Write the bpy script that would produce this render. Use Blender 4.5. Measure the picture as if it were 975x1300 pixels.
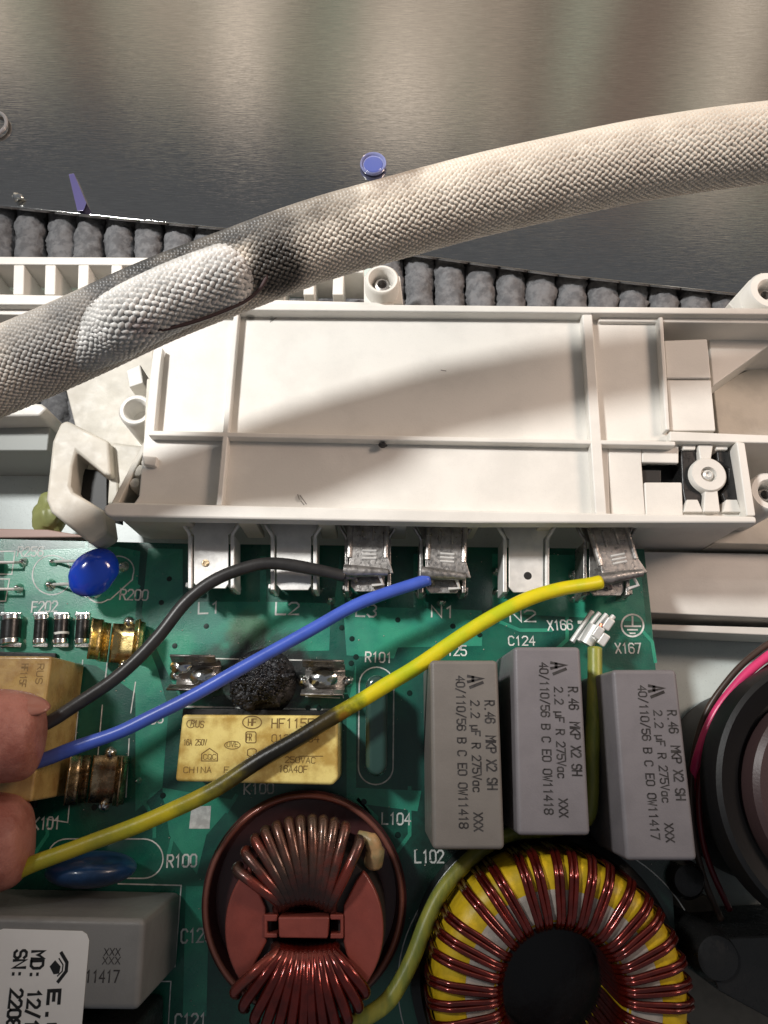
import bpy, bmesh, math, random
from mathutils import Vector, Matrix, noise
R = math.radians
rnd = random.Random(7)
for o in list(bpy.data.objects): bpy.data.objects.remove(o)
S = bpy.context.scene
COL = S.collection
S.unit_settings.scale_length = 0.01          # one unit is one centimetre

# ------------------------------------------------------------------ camera
FPX, TILT, ROLL, CH = 940.0, 17.1, 1.0, 15.0
CR = Matrix.Rotation(R(TILT), 3, 'X') @ Matrix.Rotation(R(ROLL), 3, 'Z')
CP = Vector((0, 0, CH))
cd = bpy.data.cameras.new('camera'); cam = bpy.data.objects.new('camera', cd); COL.objects.link(cam)
cd.sensor_fit = 'VERTICAL'; cd.sensor_height = 24; cd.lens = FPX/1300*24
cd.clip_start = 0.1; cd.clip_end = 500
cam.matrix_world = Matrix.Translation(CP) @ CR.to_4x4()
cd.dof.use_dof = True; cd.dof.focus_distance = 13.6; cd.dof.aperture_fstop = 16
S.camera = cam

# ------------------------------------------------------------------ world, lamps, exposure
w = bpy.data.worlds.new('World'); S.world = w; w.use_nodes = True
wn, wl = w.node_tree.nodes, w.node_tree.links
bg = wn['Background']
def wnode(t, **k):
    n = wn.new(t)
    for a, b in k.items(): setattr(n, a, b)
    return n
# a dim room: dark overhead, warm beige and grey-green furniture and walls around
tc = wnode('ShaderNodeTexCoord'); sep = wnode('ShaderNodeSeparateXYZ'); wl.new(tc.outputs['Generated'], sep.inputs[0])
mp = wnode('ShaderNodeMapping'); mp.inputs['Scale'].default_value = (13, 1.6, .5); wl.new(tc.outputs['Generated'], mp.inputs[0])
nz = wnode('ShaderNodeTexNoise'); nz.inputs['Scale'].default_value = 1.3; nz.inputs['Detail'].default_value = 1.2; wl.new(mp.outputs[0], nz.inputs[0])
cr = wnode('ShaderNodeValToRGB'); e = cr.color_ramp.elements
e[0].position = .41; e[0].color = (.28, .21, .17, 1); e[1].position = .60; e[1].color = (1.0, .86, .72, 1)
for p, c in ((.44, (.24, .24, .18, 1)), (.475, (.46, .48, .38, 1)), (.51, (.46, .36, .29, 1)), (.55, (.76, .66, .54, 1))):
    q = cr.color_ramp.elements.new(p); q.color = c
wl.new(nz.outputs[0], cr.inputs[0])
dy = wnode('ShaderNodeMath', operation='DIVIDE'); wl.new(sep.outputs[1], dy.inputs[0])
dx = wnode('ShaderNodeMath', operation='DIVIDE'); wl.new(sep.outputs[0], dx.inputs[0])
zz = wnode('ShaderNodeMath', operation='MAXIMUM'); wl.new(sep.outputs[2], zz.inputs[0]); zz.inputs[1].default_value = .02
wl.new(zz.outputs[0], dx.inputs[1]); wl.new(zz.outputs[0], dy.inputs[1])
ad = wnode('ShaderNodeMath', operation='MULTIPLY_ADD'); wl.new(dx.outputs[0], ad.inputs[0]); ad.inputs[1].default_value = .22; wl.new(dy.outputs[0], ad.inputs[2])
mr = wnode('ShaderNodeMapRange'); mr.interpolation_type = 'SMOOTHSTEP'      # the wall's foot: a straight edge
mr.inputs[1].default_value = .90; mr.inputs[2].default_value = .99; wl.new(ad.outputs[0], mr.inputs[0])
mx = wnode('ShaderNodeMix', data_type='RGBA'); wl.new(mr.outputs[0], mx.inputs[0])
mx.inputs[6].default_value = (.125, .130, .140, 1); wl.new(cr.outputs[0], mx.inputs[7])
wl.new(mx.outputs[2], bg.inputs[0]); bg.inputs[1].default_value = 1.0

def area(name, loc, target, size, power, color):
    l = bpy.data.lights.new(name, 'AREA'); l.shape = 'DISK'; l.size = size; l.energy = power; l.color = color
    o = bpy.data.objects.new(name, l); COL.objects.link(o); o.location = loc
    o.rotation_euler = (Vector(target)-Vector(loc)).to_track_quat('-Z', 'Y').to_euler(); return o
def spot(name, loc, target, radius, power, color, deg):
    l = bpy.data.lights.new(name, 'SPOT'); l.shadow_soft_size = radius; l.energy = power; l.color = color; l.spot_size = R(deg); l.spot_blend = 1
    o = bpy.data.objects.new(name, l); COL.objects.link(o); o.location = loc
    o.rotation_euler = (Vector(target)-Vector(loc)).to_track_quat('-Z', 'Y').to_euler(); return o
spot('key_lamp', (-20, 16, 31), (1, 10.4, 0), 2.2, 67000, (.985, .975, .95), 48)
spot('room_lamp', (30, 15, 26), (3, 9.6, 0), 6, 33000, (1.0, .76, .62), 48)
S.view_settings.view_transform = 'Standard'; S.view_settings.look = 'None'
S.view_settings.exposure = .08; S.view_settings.gamma = 1; S.view_settings.use_curve_mapping = False

# ------------------------------------------------------------------ helpers
def W(px, py, z):
    """point of the plane at height z seen at a place in the photograph"""
    d = CR @ Vector(((px-487.5)/FPX, -(py-650)/FPX, -1))
    return CP + d*((z-CH)/d.z)
def unit(px, py, z): return (W(px+1, py, z)-W(px, py, z)).length       # centimetres per pixel there

class MB:
    def __init__(s): s.v = []; s.f = []; s.uv = []
    def add(s, vs, fs, uvs=None):
        b = len(s.v); s.v += [Vector(v) for v in vs]
        for k, f in enumerate(fs):
            s.f.append(tuple(b+i for i in f))
            s.uv.append(uvs[k] if uvs else [(0, 0)]*len(f))
        return s
    def prism(s, pts, z0, z1):
        """pts: world xy; from z0 (bottom) to z1 (top)"""
        n = len(pts)
        a = sum(pts[i][0]*pts[(i+1) % n][1]-pts[(i+1) % n][0]*pts[i][1] for i in range(n))
        if a < 0: pts = pts[::-1]
        vs = [(p[0], p[1], z0) for p in pts]+[(p[0], p[1], z1) for p in pts]
        fs = [tuple(range(n))[::-1], tuple(range(n, 2*n))]+[(i, (i+1) % n, n+(i+1) % n, n+i) for i in range(n)]
        return s.add(vs, fs)
    def ppx(s, pts, z0, z1): return s.prism([W(x, y, z1)[:2] for x, y in pts], z0, z1)
    def quad_taper(s, ptop, z1, pbot, z0):
        n = len(ptop); vs = [W(x, y, z0) for x, y in pbot]+[W(x, y, z1) for x, y in ptop]
        return s.add(vs, [tuple(range(n)), tuple(range(n, 2*n))[::-1]]+[(i, n+i, n+(i+1) % n, (i+1) % n) for i in range(n)])
    def box(s, c, size, rz=0, rx=0, ry=0):
        m = Matrix.Rotation(rz, 3, 'Z') @ Matrix.Rotation(ry, 3, 'Y') @ Matrix.Rotation(rx, 3, 'X')
        vs = [Vector(c)+m @ Vector((x*size[0]/2, y*size[1]/2, z*size[2]/2)) for z in (-1, 1) for y in (-1, 1) for x in (-1, 1)]
        return s.add(vs, [(0, 2, 3, 1), (4, 5, 7, 6), (0, 1, 5, 4), (2, 6, 7, 3), (0, 4, 6, 2), (1, 3, 7, 5)])
    def tube(s, path, r, seg=12, cap=True, flat=1.0):
        path = [Vector(p) for p in path]; n = len(path)
        rr = r if hasattr(r, '__len__') else [r]*n
        T, N, B = frames(path)
        vs = []; fs = []; uvs = []; L = 0
        for i in range(n):
            if i: L += (path[i]-path[i-1]).length
            for k in range(seg):
                a = 2*math.pi*k/seg
                vs.append(path[i]+(N[i]*math.cos(a)+B[i]*math.sin(a)*flat)*rr[i])
        L = 0
        for i in range(n-1):
            l2 = L+(path[i+1]-path[i]).length
            for k in range(seg):
                k2 = (k+1) % seg
                fs.append((i*seg+k, i*seg+k2, (i+1)*seg+k2, (i+1)*seg+k))
                uvs.append([(k/seg, L), ((k+1)/seg, L), ((k+1)/seg, l2), (k/seg, l2)])
            L = l2
        if cap:
            fs.append(tuple(range(seg))[::-1]); uvs.append([(0, 0)]*seg)
            fs.append(tuple((n-1)*seg+k for k in range(seg))); uvs.append([(0, L)]*seg)
        return s.add(vs, fs, uvs)
    def lathe(s, c, prof, seg=48, sx=1, sy=1, close=False):
        c = Vector(c); n = len(prof); vs = []
        for r, z in prof:
            for k in range(seg):
                a = 2*math.pi*k/seg; vs.append(c+Vector((r*math.cos(a)*sx, r*math.sin(a)*sy, z)))
        fs = []
        for i in range(n-1 if not close else n):
            j = (i+1) % n
            for k in range(seg):
                k2 = (k+1) % seg; fs.append((i*seg+k, i*seg+k2, j*seg+k2, j*seg+k))
        if not close:
            if prof[0][0] > 1e-6: fs.append(tuple(range(seg))[::-1])
            if prof[-1][0] > 1e-6: fs.append(tuple((n-1)*seg+k for k in range(seg)))
        return s.add(vs, fs)
    def ball(s, c, r, seg=16, rings=10, rot=None, fn=None):
        c = Vector(c); rx, ry, rz = r if hasattr(r, '__len__') else (r, r, r); vs = []
        for i in range(rings+1):
            t = math.pi*i/rings
            for k in range(seg):
                a = 2*math.pi*k/seg
                p = Vector((math.sin(t)*math.cos(a), math.sin(t)*math.sin(a), math.cos(t)))
                q = 1+(fn(p) if fn else 0)
                p = Vector((p.x*rx, p.y*ry, p.z*rz))*q
                if rot: p = rot @ p
                vs.append(c+p)
        fs = [(i*seg+k, (i+1)*seg+k, (i+1)*seg+(k+1) % seg, i*seg+(k+1) % seg) for i in range(rings) for k in range(seg)]
        return s.add(vs, fs)
    def ribbon(s, pts, wd, z, closed=False):
        """flat printed stroke; pts world xy"""
        pts = [Vector((p[0], p[1])) for p in pts]; n = len(pts); vs = []
        for i in range(n):
            a = pts[i-1] if (i or closed) else None; b = pts[(i+1) % n] if (i < n-1 or closed) else None
            d1 = (pts[i]-a).normalized() if a is not None else (b-pts[i]).normalized()
            d2 = (b-pts[i]).normalized() if b is not None else d1
            t = (d1+d2)
            t = t.normalized() if t.length > .1 else d1
            nn = Vector((-t.y, t.x)); k = wd/2/max(.5, abs(nn.dot(Vector((-d1.y, d1.x)))))
            e = Vector((0, 0))
            if not closed and i == 0: e = -d1*wd*.4
            if not closed and i == n-1: e = d1*wd*.4
            for sg in (1, -1): q = pts[i]+e+nn*k*sg; vs.append((q.x, q.y, z))
        fs = [(2*i, 2*i+1, 2*((i+1) % n)+1, 2*((i+1) % n)) for i in range(n if closed else n-1)]
        return s.add(vs, fs)
    def build(s, name, mat, parent=None, loc=None, smooth=35, bevel=0, seg=2, kind=None, label=None, cat=None, group=None, recalc=True):
        if parent is not None:
            r = parent
            while r.parent: r = r.parent
            off = r.location
        else:
            if loc is None:
                xs = [v.x for v in s.v]; ys = [v.y for v in s.v]; zs = [v.z for v in s.v]
                loc = ((min(xs)+max(xs))/2, (min(ys)+max(ys))/2, min(zs))
            off = Vector(loc)
        me = bpy.data.meshes.new(name); me.from_pydata([v-off for v in s.v], [], s.f)
        if any(u and any(q != (0, 0) for q in u) for u in s.uv[:50]):
            ul = me.uv_layers.new(name='UVMap')
            flat = [c for u in s.uv for q in u for c in q]; ul.data.foreach_set('uv', flat)
        if recalc:
            bm = bmesh.new(); bm.from_mesh(me); bmesh.ops.remove_doubles(bm, verts=bm.verts, dist=1e-5)
            bmesh.ops.recalc_face_normals(bm, faces=bm.faces); bm.to_mesh(me); bm.free()
        me.polygons.foreach_set('use_smooth', [True]*len(me.polygons))
        if smooth < 180: me.set_sharp_from_angle(angle=R(smooth))
        me.materials.append(mat)
        o = bpy.data.objects.new(name, me); COL.objects.link(o)
        if parent is not None: o.parent = parent
        else: o.location = loc
        if bevel:
            m = o.modifiers.new('bevel', 'BEVEL'); m.width = bevel; m.segments = seg; m.limit_method = 'ANGLE'; m.angle_limit = R(40); m.harden_normals = True
        if kind: o['kind'] = kind
        if label: o['label'] = label
        if cat: o['category'] = cat
        if group: o['group'] = group
        return o

def frames(path):
    n = len(path); T = []
    for i in range(n):
        a = path[max(0, i-1)]; b = path[min(n-1, i+1)]; T.append((b-a).normalized())
    up = Vector((0, 0, 1)) if abs(T[0].z) < .9 else Vector((0, 1, 0))
    N = [(up-T[0]*up.dot(T[0])).normalized()]
    for i in range(1, n):
        v = N[-1]-T[i]*N[-1].dot(T[i]); N.append(v.normalized())
    return T, N, [T[i].cross(N[i]) for i in range(n)]

def spline(pts, n=10):
    pts = [Vector(p) for p in pts]; P = [2*pts[0]-pts[1]]+pts+[2*pts[-1]-pts[-2]]; out = []
    for i in range(1, len(P)-2):
        for k in range(n):
            t = k/n; a, b, c, d = P[i-1], P[i], P[i+1], P[i+2]
            out.append(.5*((2*b)+(c-a)*t+(2*a-5*b+4*c-d)*t*t+(3*b-a-3*c+d)*t**3))
    out.append(pts[-1]); return out
def resample(path, step):
    out = [path[0]]; acc = 0
    for i in range(1, len(path)):
        a, b = path[i-1], path[i]; L = (b-a).length; t = step-acc
        while t <= L: out.append(a.lerp(b, t/L)); t += step
        acc = L-(t-step)
    return out
def WS(pts, n=10): return spline([W(*p) for p in pts], n)

def thing(name, label, cat, loc, group=None):
    o = bpy.data.objects.new(name, None); COL.objects.link(o); o.location = loc; o.empty_display_size = .5
    o['label'] = label; o['category'] = cat
    if group: o['group'] = group
    return o

# ------------------------------------------------------------------ materials
def mat(name, col, rough=.5, metal=0, coat=0, var=0, vscale=3, col2=None, bump=0, bscale=20, rvar=0, stains=(), sss=0,
        stretch=(1, 1, 1), trans=0, ior=1.45, dcol=(.006, .005, .004), spec=.5, aniso=0, speck=0, coatr=.08, brush=0):
    m = bpy.data.materials.new(name); m.use_nodes = True; N, L = m.node_tree.nodes, m.node_tree.links
    b = N['Principled BSDF']; b.inputs['Roughness'].default_value = rough; b.inputs['Metallic'].default_value = metal
    b.inputs['Coat Weight'].default_value = coat; b.inputs['Coat Roughness'].default_value = coatr
    b.inputs['Subsurface Weight'].default_value = sss; b.inputs['Subsurface Radius'].default_value = (.25, .1, .06)
    b.inputs['Transmission Weight'].default_value = trans; b.inputs['IOR'].default_value = ior
    b.inputs['Specular IOR Level'].default_value = spec; b.inputs['Anisotropic'].default_value = aniso
    tc = N.new('ShaderNodeTexCoord'); mp = N.new('ShaderNodeMapping'); mp.inputs['Scale'].default_value = stretch
    L.new(tc.outputs['Object'], mp.inputs[0])
    def nzn(sc, det=5, ro=.6):
        n = N.new('ShaderNodeTexNoise'); n.inputs['Scale'].default_value = sc; n.inputs['Detail'].default_value = det
        n.inputs['Roughness'].default_value = ro; L.new(mp.outputs[0], n.inputs[0]); return n
    cur = N.new('ShaderNodeRGB'); cur.outputs[0].default_value = (*col, 1); cur = cur.outputs[0]
    def mixc(f, a, bb):
        x = N.new('ShaderNodeMix'); x.data_type = 'RGBA'; L.new(f, x.inputs[0])
        L.new(a, x.inputs[6]) if not isinstance(a, tuple) else None
        if isinstance(bb, tuple): x.inputs[7].default_value = (*bb, 1)
        else: L.new(bb, x.inputs[7])
        return x.outputs[2]
    def rng(src, a, bb, c=0, d=1, sm=True):
        q = N.new('ShaderNodeMapRange'); q.inputs[1].default_value = a; q.inputs[2].default_value = bb
        q.inputs[3].default_value = c; q.inputs[4].default_value = d
        if sm: q.interpolation_type = 'SMOOTHSTEP'
        L.new(src, q.inputs[0]); return q.outputs[0]
    if var or col2:
        n = nzn(vscale); c2 = col2 or tuple(max(0, c*(1-var)) for c in col)
        cur = mixc(rng(n.outputs[0], .38, .64), cur, c2)
    if speck:
        n = nzn(bscale*1.7, 2); cur = mixc(rng(n.outputs[0], .62, .68, 0, speck), cur, tuple(min(1, c*.35) for c in col))
    for st in stains:       # (px, py, z, radius cm, strength[, colour]); real stains and painted shade alike
        p = W(*st[:3]); g = N.new('ShaderNodeNewGeometry'); vm = N.new('ShaderNodeVectorMath'); vm.operation = 'DISTANCE'
        L.new(g.outputs['Position'], vm.inputs[0]); vm.inputs[1].default_value = p
        n = nzn(2.6, 6, .65); s = N.new('ShaderNodeMath'); s.operation = 'MULTIPLY_ADD'; L.new(n.outputs[0], s.inputs[0])
        s.inputs[1].default_value = -st[3]*.95; L.new(vm.outputs['Value'], s.inputs[2])
        cur = mixc(rng(s.outputs[0], st[3]*.70, st[3]*.05, 0, st[4]), cur, st[5] if len(st) > 5 else dcol)
    L.new(cur, b.inputs['Base Color'])
    if rvar:
        n = nzn(vscale*2.3); L.new(rng(n.outputs[0], .3, .7, max(.02, rough-rvar), min(1, rough+rvar)), b.inputs['Roughness'])
    if bump:
        n = nzn(bscale, 6); q = N.new('ShaderNodeBump'); q.inputs['Strength'].default_value = bump; q.inputs['Distance'].default_value = .02
        L.new(n.outputs[0], q.inputs['Height']); L.new(q.outputs[0], b.inputs['Normal'])
    return m

white = mat('ivory_plastic', (.74, .715, .665), .42, var=.09, vscale=.8, bump=.12, bscale=30, rvar=.08, speck=.12,
            stains=[(318, 402, 1.75, .10, .5), (345, 405, 1.75, .06, .6), (379, 632, 1.75, .08, .3), (60, 660, .5, .5, .18, (.25, .2, .12))])
white_shaded = mat('ivory_plastic_shaded', (.64, .60, .52), .5, var=.16, vscale=1.3, bump=.15, bscale=25, rvar=.1)  # darker ivory: shade of the recessed walls put into the colour
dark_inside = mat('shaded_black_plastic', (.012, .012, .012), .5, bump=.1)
traym = mat('pale_tray_plastic', (.64, .72, .70), .35, var=.08, vscale=.7, bump=.1, bscale=12, speck=.2)
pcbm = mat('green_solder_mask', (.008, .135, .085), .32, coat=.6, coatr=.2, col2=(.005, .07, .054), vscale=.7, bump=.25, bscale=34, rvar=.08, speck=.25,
           stains=[(315, 802, 0, .45, .55, (.08, .07, .015)), (335, 868, 0, 1.12, .97), (395, 860, 0, .5, .8), (268, 855, 0, .6, .75), (600, 1090, 0, 1.5, .75), (830, 1110, 0, 1.6, .8)])  # scorch round the fuse; patches below the capacitors paint their shadow
pour = mat('green_mask_over_copper', (.035, .31, .19), .30, coat=.6, coatr=.2, col2=(.022, .21, .15), vscale=.9, bump=.25, bscale=34, rvar=.08, speck=.2,
           stains=[(315, 802, 0, .45, .55, (.08, .07, .015)), (335, 868, 0, 1.12, .97), (268, 855, 0, .6, .75)])
silk = mat('white_board_ink', (.80, .82, .78), .55, var=.35, vscale=5)
tinned = mat('tinned_steel', (.80, .79, .76), .45, .35, var=.12, vscale=3, bump=.12, bscale=18, rvar=.08)
dull_tin = mat('dull_tinned_steel', (.42, .40, .38), .38, .8, var=.35, vscale=6, bump=.4, bscale=16, rvar=.14)
solder = mat('solder', (.75, .76, .74), .18, 1, bump=.2, bscale=14)
blackpl = mat('black_plastic', (.014, .014, .014), .34, bump=.15, bscale=24, rvar=.1)
brassm = mat('brass', (.78, .60, .26), .25, 1, var=.3, vscale=4, bump=.2, bscale=10, rvar=.1)
darkbrass = mat('smoked_brass', (.52, .39, .24), .26, 1, var=.5, vscale=5, bump=.25, bscale=14, rvar=.1)
gold = mat('amber_relay_plastic', (.90, .74, .26), .30, col2=(.52, .34, .08), vscale=1.6, bump=.12, bscale=20, rvar=.1, coat=.3, speck=.15,
           stains=[(250, 908, 1.57, .2, .5, (.2, .12, .04)), (330, 905, 1.57, .25, .5, (.18, .11, .04)), (330, 970, 1.57, .1, .3)])
gold_old = mat('browned_relay_plastic', (.50, .34, .12), .32, col2=(.33, .19, .06), vscale=1.6, bump=.2, bscale=16, rvar=.1, coat=.3)
relay_ink = mat('brown_relay_print', (.19, .11, .025), .5)
grey = mat('grey_capacitor_plastic', (.20, .185, .195), .42, var=.12, vscale=1.1, bump=.18, bscale=30, rvar=.08)
grey_l = mat('light_grey_capacitor_plastic', (.21, .21, .205), .4, var=.12, vscale=1.2, bump=.18, bscale=30, rvar=.08)
capink = mat('black_capacitor_print', (.018, .015, .015), .6, col2=(.05, .046, .045), vscale=6)
sticker = mat('glossy_white_sticker', (.80, .79, .77), .25, coat=.4, var=.04, vscale=1)
stick_ink = mat('black_sticker_print', (.012, .012, .012), .4)
bluecap = mat('blue_epoxy', (.008, .055, .52), .16, coat=.8, bump=.12, bscale=3.5)
bluedark = mat('dull_blue_epoxy', (.012, .05, .14), .3, coat=.3, bump=.2, bscale=6, var=.5, vscale=2)
greendark = mat('dark_green_epoxy', (.03, .075, .062), .22, coat=.8, bump=.15, bscale=5)
copper = mat('enamelled_copper', (.19, .020, .013), .2, .7, coat=.7, var=.4, vscale=4, bump=.15, bscale=12)
copper_d = mat('sooty_enamelled_copper', (.26, .05, .035), .28, .65, coat=.4, col2=(.10, .055, .045), vscale=2.2, bump=.2, bscale=12, rvar=.1,
               stains=[(385, 1030, 1.7, 1.0, .8, (.10, .065, .045)), (388, 1150, 1.6, .7, .85, (.03, .02, .018))])
redpl = mat('red_brown_former', (.29, .065, .048), .38, coat=.15, var=.2, vscale=1.5, bump=.15, bscale=20, rvar=.08)
maroon = mat('maroon_cup', (.075, .022, .022), .35, coat=.3, bump=.1)
yellowp = mat('yellow_core_paint', (.80, .55, .02), .4, var=.25, vscale=4, bump=.3, bscale=14)
whitep = mat('white_core_paint', (.56, .50, .44), .42, var=.25, vscale=5, bump=.3, bscale=14)
char = mat('charred_crust', (.008, .008, .009), .45, bump=.9, bscale=16, col2=(.03, .03, .035), vscale=9, rvar=.3)
wblack = mat('black_wire_insulation', (.034, .033, .033), .36, bump=.15, bscale=10, var=.3, vscale=2)
wblue = mat('blue_wire_insulation', (.065, .125, .56), .32, bump=.12, bscale=10, var=.12, vscale=2,
            stains=[(20, 975, 1.7, .9, .6, (.05, .06, .11)), (215, 900, 1.5, .5, .25, (.05, .06, .2))])
wyel = mat('yellow_earth_insulation', (.72, .60, .012), .36, bump=.3, bscale=9, col2=(.50, .55, .012), vscale=1.3, stretch=(1, 1, 1),
           stains=[(410, 943, 1.5, 1.05, .97, (.035, .022, .008)), (350, 975, 1.5, 1.3, 1.0, (.010, .009, .006)), (272, 1004, 1.7, .8, .6, (.10, .08, .02)),
                   (60, 1090, 1.6, 1.5, .6, (.14, .12, .03)), (170, 1050, 1.65, .9, .5, (.24, .20, .02)), (437, 910, 1.8, .12, .8, (.25, .12, .01)), (470, 890, 1.4, .06, .5, (.2, .1, .01))])
wgrn = mat('yellow_green_insulation', (.33, .33, .055), .38, col2=(.20, .24, .05), vscale=3.2, bump=.2, bscale=10, stretch=(2, .5, 1),
           stains=[(755, 1010, 1.3, .8, .7, (.10, .11, .02)), (600, 1085, 1.0, .6, .5, (.14, .12, .03))])  # dim patches paint the capacitors' shade onto the wire
wpink = mat('pink_wire_insulation', (.80, .06, .20), .3, bump=.1)
skin = mat('skin', (.41, .165, .125), .5, sss=.10, col2=(.28, .09, .065), vscale=1.6, bump=.8, bscale=17, coat=.10, coatr=.35, rvar=.08)
nailm = mat('fingernail', (.31, .125, .09), .3, coat=.3)
glass = mat('blue_film', (.30, .34, .75), .1, trans=.75, ior=1.3)

# ------------------------------------------------------------------ the setting
MB().add([(-40, -30, -2.6), (40, -30, -2.6), (40, 30, -2.6), (-40, 30, -2.6)], [(0, 1, 2, 3)]).build('table_surface', mat('dark_table', (.05, .045, .04), .5, var=.3, bump=.2), kind='structure', smooth=180)

# brushed metal sheet
def metal_mat():
    m = bpy.data.materials.new('brushed_stainless'); m.use_nodes = True; N, L = m.node_tree.nodes, m.node_tree.links
    b = N['Principled BSDF']; b.inputs['Metallic'].default_value = 1
    tc = N.new('ShaderNodeTexCoord')
    def nz(sc, st, det):
        mp = N.new('ShaderNodeMapping'); mp.inputs['Scale'].default_value = st; L.new(tc.outputs['Object'], mp.inputs[0])
        n = N.new('ShaderNodeTexNoise'); n.inputs['Scale'].default_value = sc; n.inputs['Detail'].default_value = det; L.new(mp.outputs[0], n.inputs[0]); return n.outputs[0]
    fine = nz(7, (.35, 9, 1), 5); broad = nz(.35, (1, 1, 1), 4); dust = nz(30, (1, 1, 1), 2)
    def rg(s, a, bb, c, d):
        q = N.new('ShaderNodeMapRange'); L.new(s, q.inputs[0])
        for i, v in enumerate((a, bb, c, d)): q.inputs[i+1].default_value = v
        return q.outputs[0]
    L.new(rg(broad, .3, .7, .06, .10), b.inputs['Roughness'])
    x = N.new('ShaderNodeMix'); x.data_type = 'RGBA'; L.new(rg(fine, .3, .7, 0, 1), x.inputs[0])
    x.inputs[6].default_value = (.46, .45, .43, 1); x.inputs[7].default_value = (.60, .585, .555, 1)
    y = N.new('ShaderNodeMix'); y.data_type = 'RGBA'; L.new(rg(dust, .66, .72, 0, .5), y.inputs[0]); L.new(x.outputs[2], y.inputs[6]); y.inputs[7].default_value = (.7, .7, .7, 1)
    L.new(y.outputs[2], b.inputs['Base Color'])
    q = N.new('ShaderNodeBump'); q.inputs['Strength'].default_value = .16; q.inputs['Distance'].default_value = .008
    L.new(fine, q.inputs['Height']); L.new(q.outputs[0], b.inputs['Normal'])
    return m
m = MB()
edge = [(-260, 236), (0, 261), (150, 277), (300, 291), (520, 322), (700, 347), (930, 372), (1250, 402)]
far = [(1400, -250), (-420, -250)]
zt = -.9
m.prism([W(x, y, zt)[:2] for x, y in edge+far], zt-.12, zt)
m.build('metal_sheet', metal_mat(), label='brushed stainless metal sheet lying behind the sleeve and the knitted mat', cat='metal sheet', bevel=.03)

# knitted mat of thick cords
cordm = mat('grey_yarn', (.19, .19, .195), .95, col2=(.12, .12, .125), vscale=5, bump=1.0, bscale=15, spec=.2)
zc = -1.75
kr = thing('knitted_mat', 'thick grey corded mat under the metal sheet and the white housing', 'mat', W(480, 340, zc))
xs = [-40, 0, 38, 79, 112, 151, 188, 226, 263, 300]
x = 300
while x < 1010: x += 38.5; xs.append(x)
rc = 17.6*unit(400, 330, -1.5)
for i, x in enumerate(xs):
    lean = 3 if x < 320 else -1
    p0 = W(x+lean+2, 215+x*.06, -1.55); p1 = W(x-lean*2, 560, -1.6)
    b = MB(); n = 120; seg = 26; path = [p0.lerp(p1, t/(n-1)) for t in range(n)]
    ph = rnd.random()*3
    fl = math.pi/(1.05)
    rr = [rc*(.96+.13*abs(math.sin((path[k]-p0).length*4.6+ph))**.5) for k in range(n)]
    b.tube(path, rr, seg)
    for v in b.v:
        q = noise.noise(v*2.6+Vector((i*3.1, 0, 0)))*.07+noise.noise(v*7)*.045+noise.noise(v*16)*.045+noise.noise(v*30)*.03
        k = min(range(0, n, 4), key=lambda j: (path[j]-v).length); d = (v-path[k]); d = d-(p1-p0).normalized()*d.dot((p1-p0).normalized())
        v += d.normalized()*q
    b.build('cord', cordm, kr, smooth=180, recalc=False)

# pale tray under board and housing
m = MB()
m.ppx([(-200, 500), (1200, 500), (1300, 1500), (-300, 1500)], -1.9, -1.75)
m.build('plastic_tray', traym, kind='structure')

# ------------------------------------------------------------------ circuit board
bx = [(-160, 682), (0, 684), (240, 690), (818, 697), (826, 770), (842, 960), (868, 1330), (870, 1480), (-200, 1480)]
pcb = thing('circuit_board', 'green printed circuit board with white lettering carrying all the components', 'circuit board', W(400, 900, -.17))
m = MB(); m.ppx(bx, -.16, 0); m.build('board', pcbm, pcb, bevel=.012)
def sheet(pts, z=.004): return MB().add([W(x, y, z) for x, y in pts], [tuple(range(len(pts)))])
pours = [[(188, 696), (232, 697), (232, 764), (330, 764), (330, 706), (338, 706), (338, 764), (420, 766), (418, 826), (300, 828), (292, 882), (228, 886), (206, 840), (180, 780)],
         [(432, 700), (438, 770), (525, 772), (525, 703), (540, 703), (540, 772), (612, 775), (612, 820), (505, 822), (500, 836), (440, 832), (436, 775), (424, 770)],
         [(5, 700), (150, 694), (178, 700), (172, 782), (200, 850), (214, 900), (206, 1000), (172, 1030), (172, 880), (122, 845), (6, 830)],
         [(625, 703), (812, 706), (820, 790), (740, 784), (625, 778)],
         [(440, 905), (452, 842), (452, 1000), (535, 1004), (530, 1030), (440, 1018)],
         [(206, 1000), (300, 1016), (262, 1060), (250, 1110), (215, 1060)],
         [(236, 1125), (266, 1125), (262, 1290), (232, 1290)]]
for p in pours: sheet(p).build('copper_area', pour, pcb, smooth=180)
for pts in ([(20, 1120), (60, 1060), (60, 1040)], [(110, 690), (110, 700), (176, 745)], [(190, 780), (230, 800), (230, 835)], [(450, 1010), (470, 1035), (470, 1060)], [(455, 1015), (478, 1038), (478, 1060)],
            [(520, 1000), (520, 1060), (505, 1080)], [(636, 790), (660, 800), (700, 800)], [(700, 830), (720, 812), (720, 775)], [(208, 1010), (222, 1050), (214, 1085)], [(440, 770), (470, 800), (500, 800)],
            [(250, 1170), (256, 1210), (250, 1290)], [(178, 1010), (196, 1040), (196, 1062)], [(300, 1010), (288, 1030)], [(815, 800), (828, 815), (832, 840)]):
    b = MB(); b.ribbon([W(x, y, .005)[:2] for x, y in pts], .07, .0055); b.build('copper_trace', pour, pcb, smooth=180, recalc=False)
db = MB(); dr = random.Random(3)
for k in range(260):
    q = W(dr.uniform(0, 860), dr.uniform(700, 1290), 0); rr_ = dr.uniform(.006, .017); db.ball((q.x, q.y, .012), (rr_, rr_*dr.uniform(.5, 1), rr_*.6), 6, 4)
db.build('dust_specks', mat('pale_dust', (.45, .43, .38), .9), pcb, kind='stuff', smooth=180)
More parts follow.
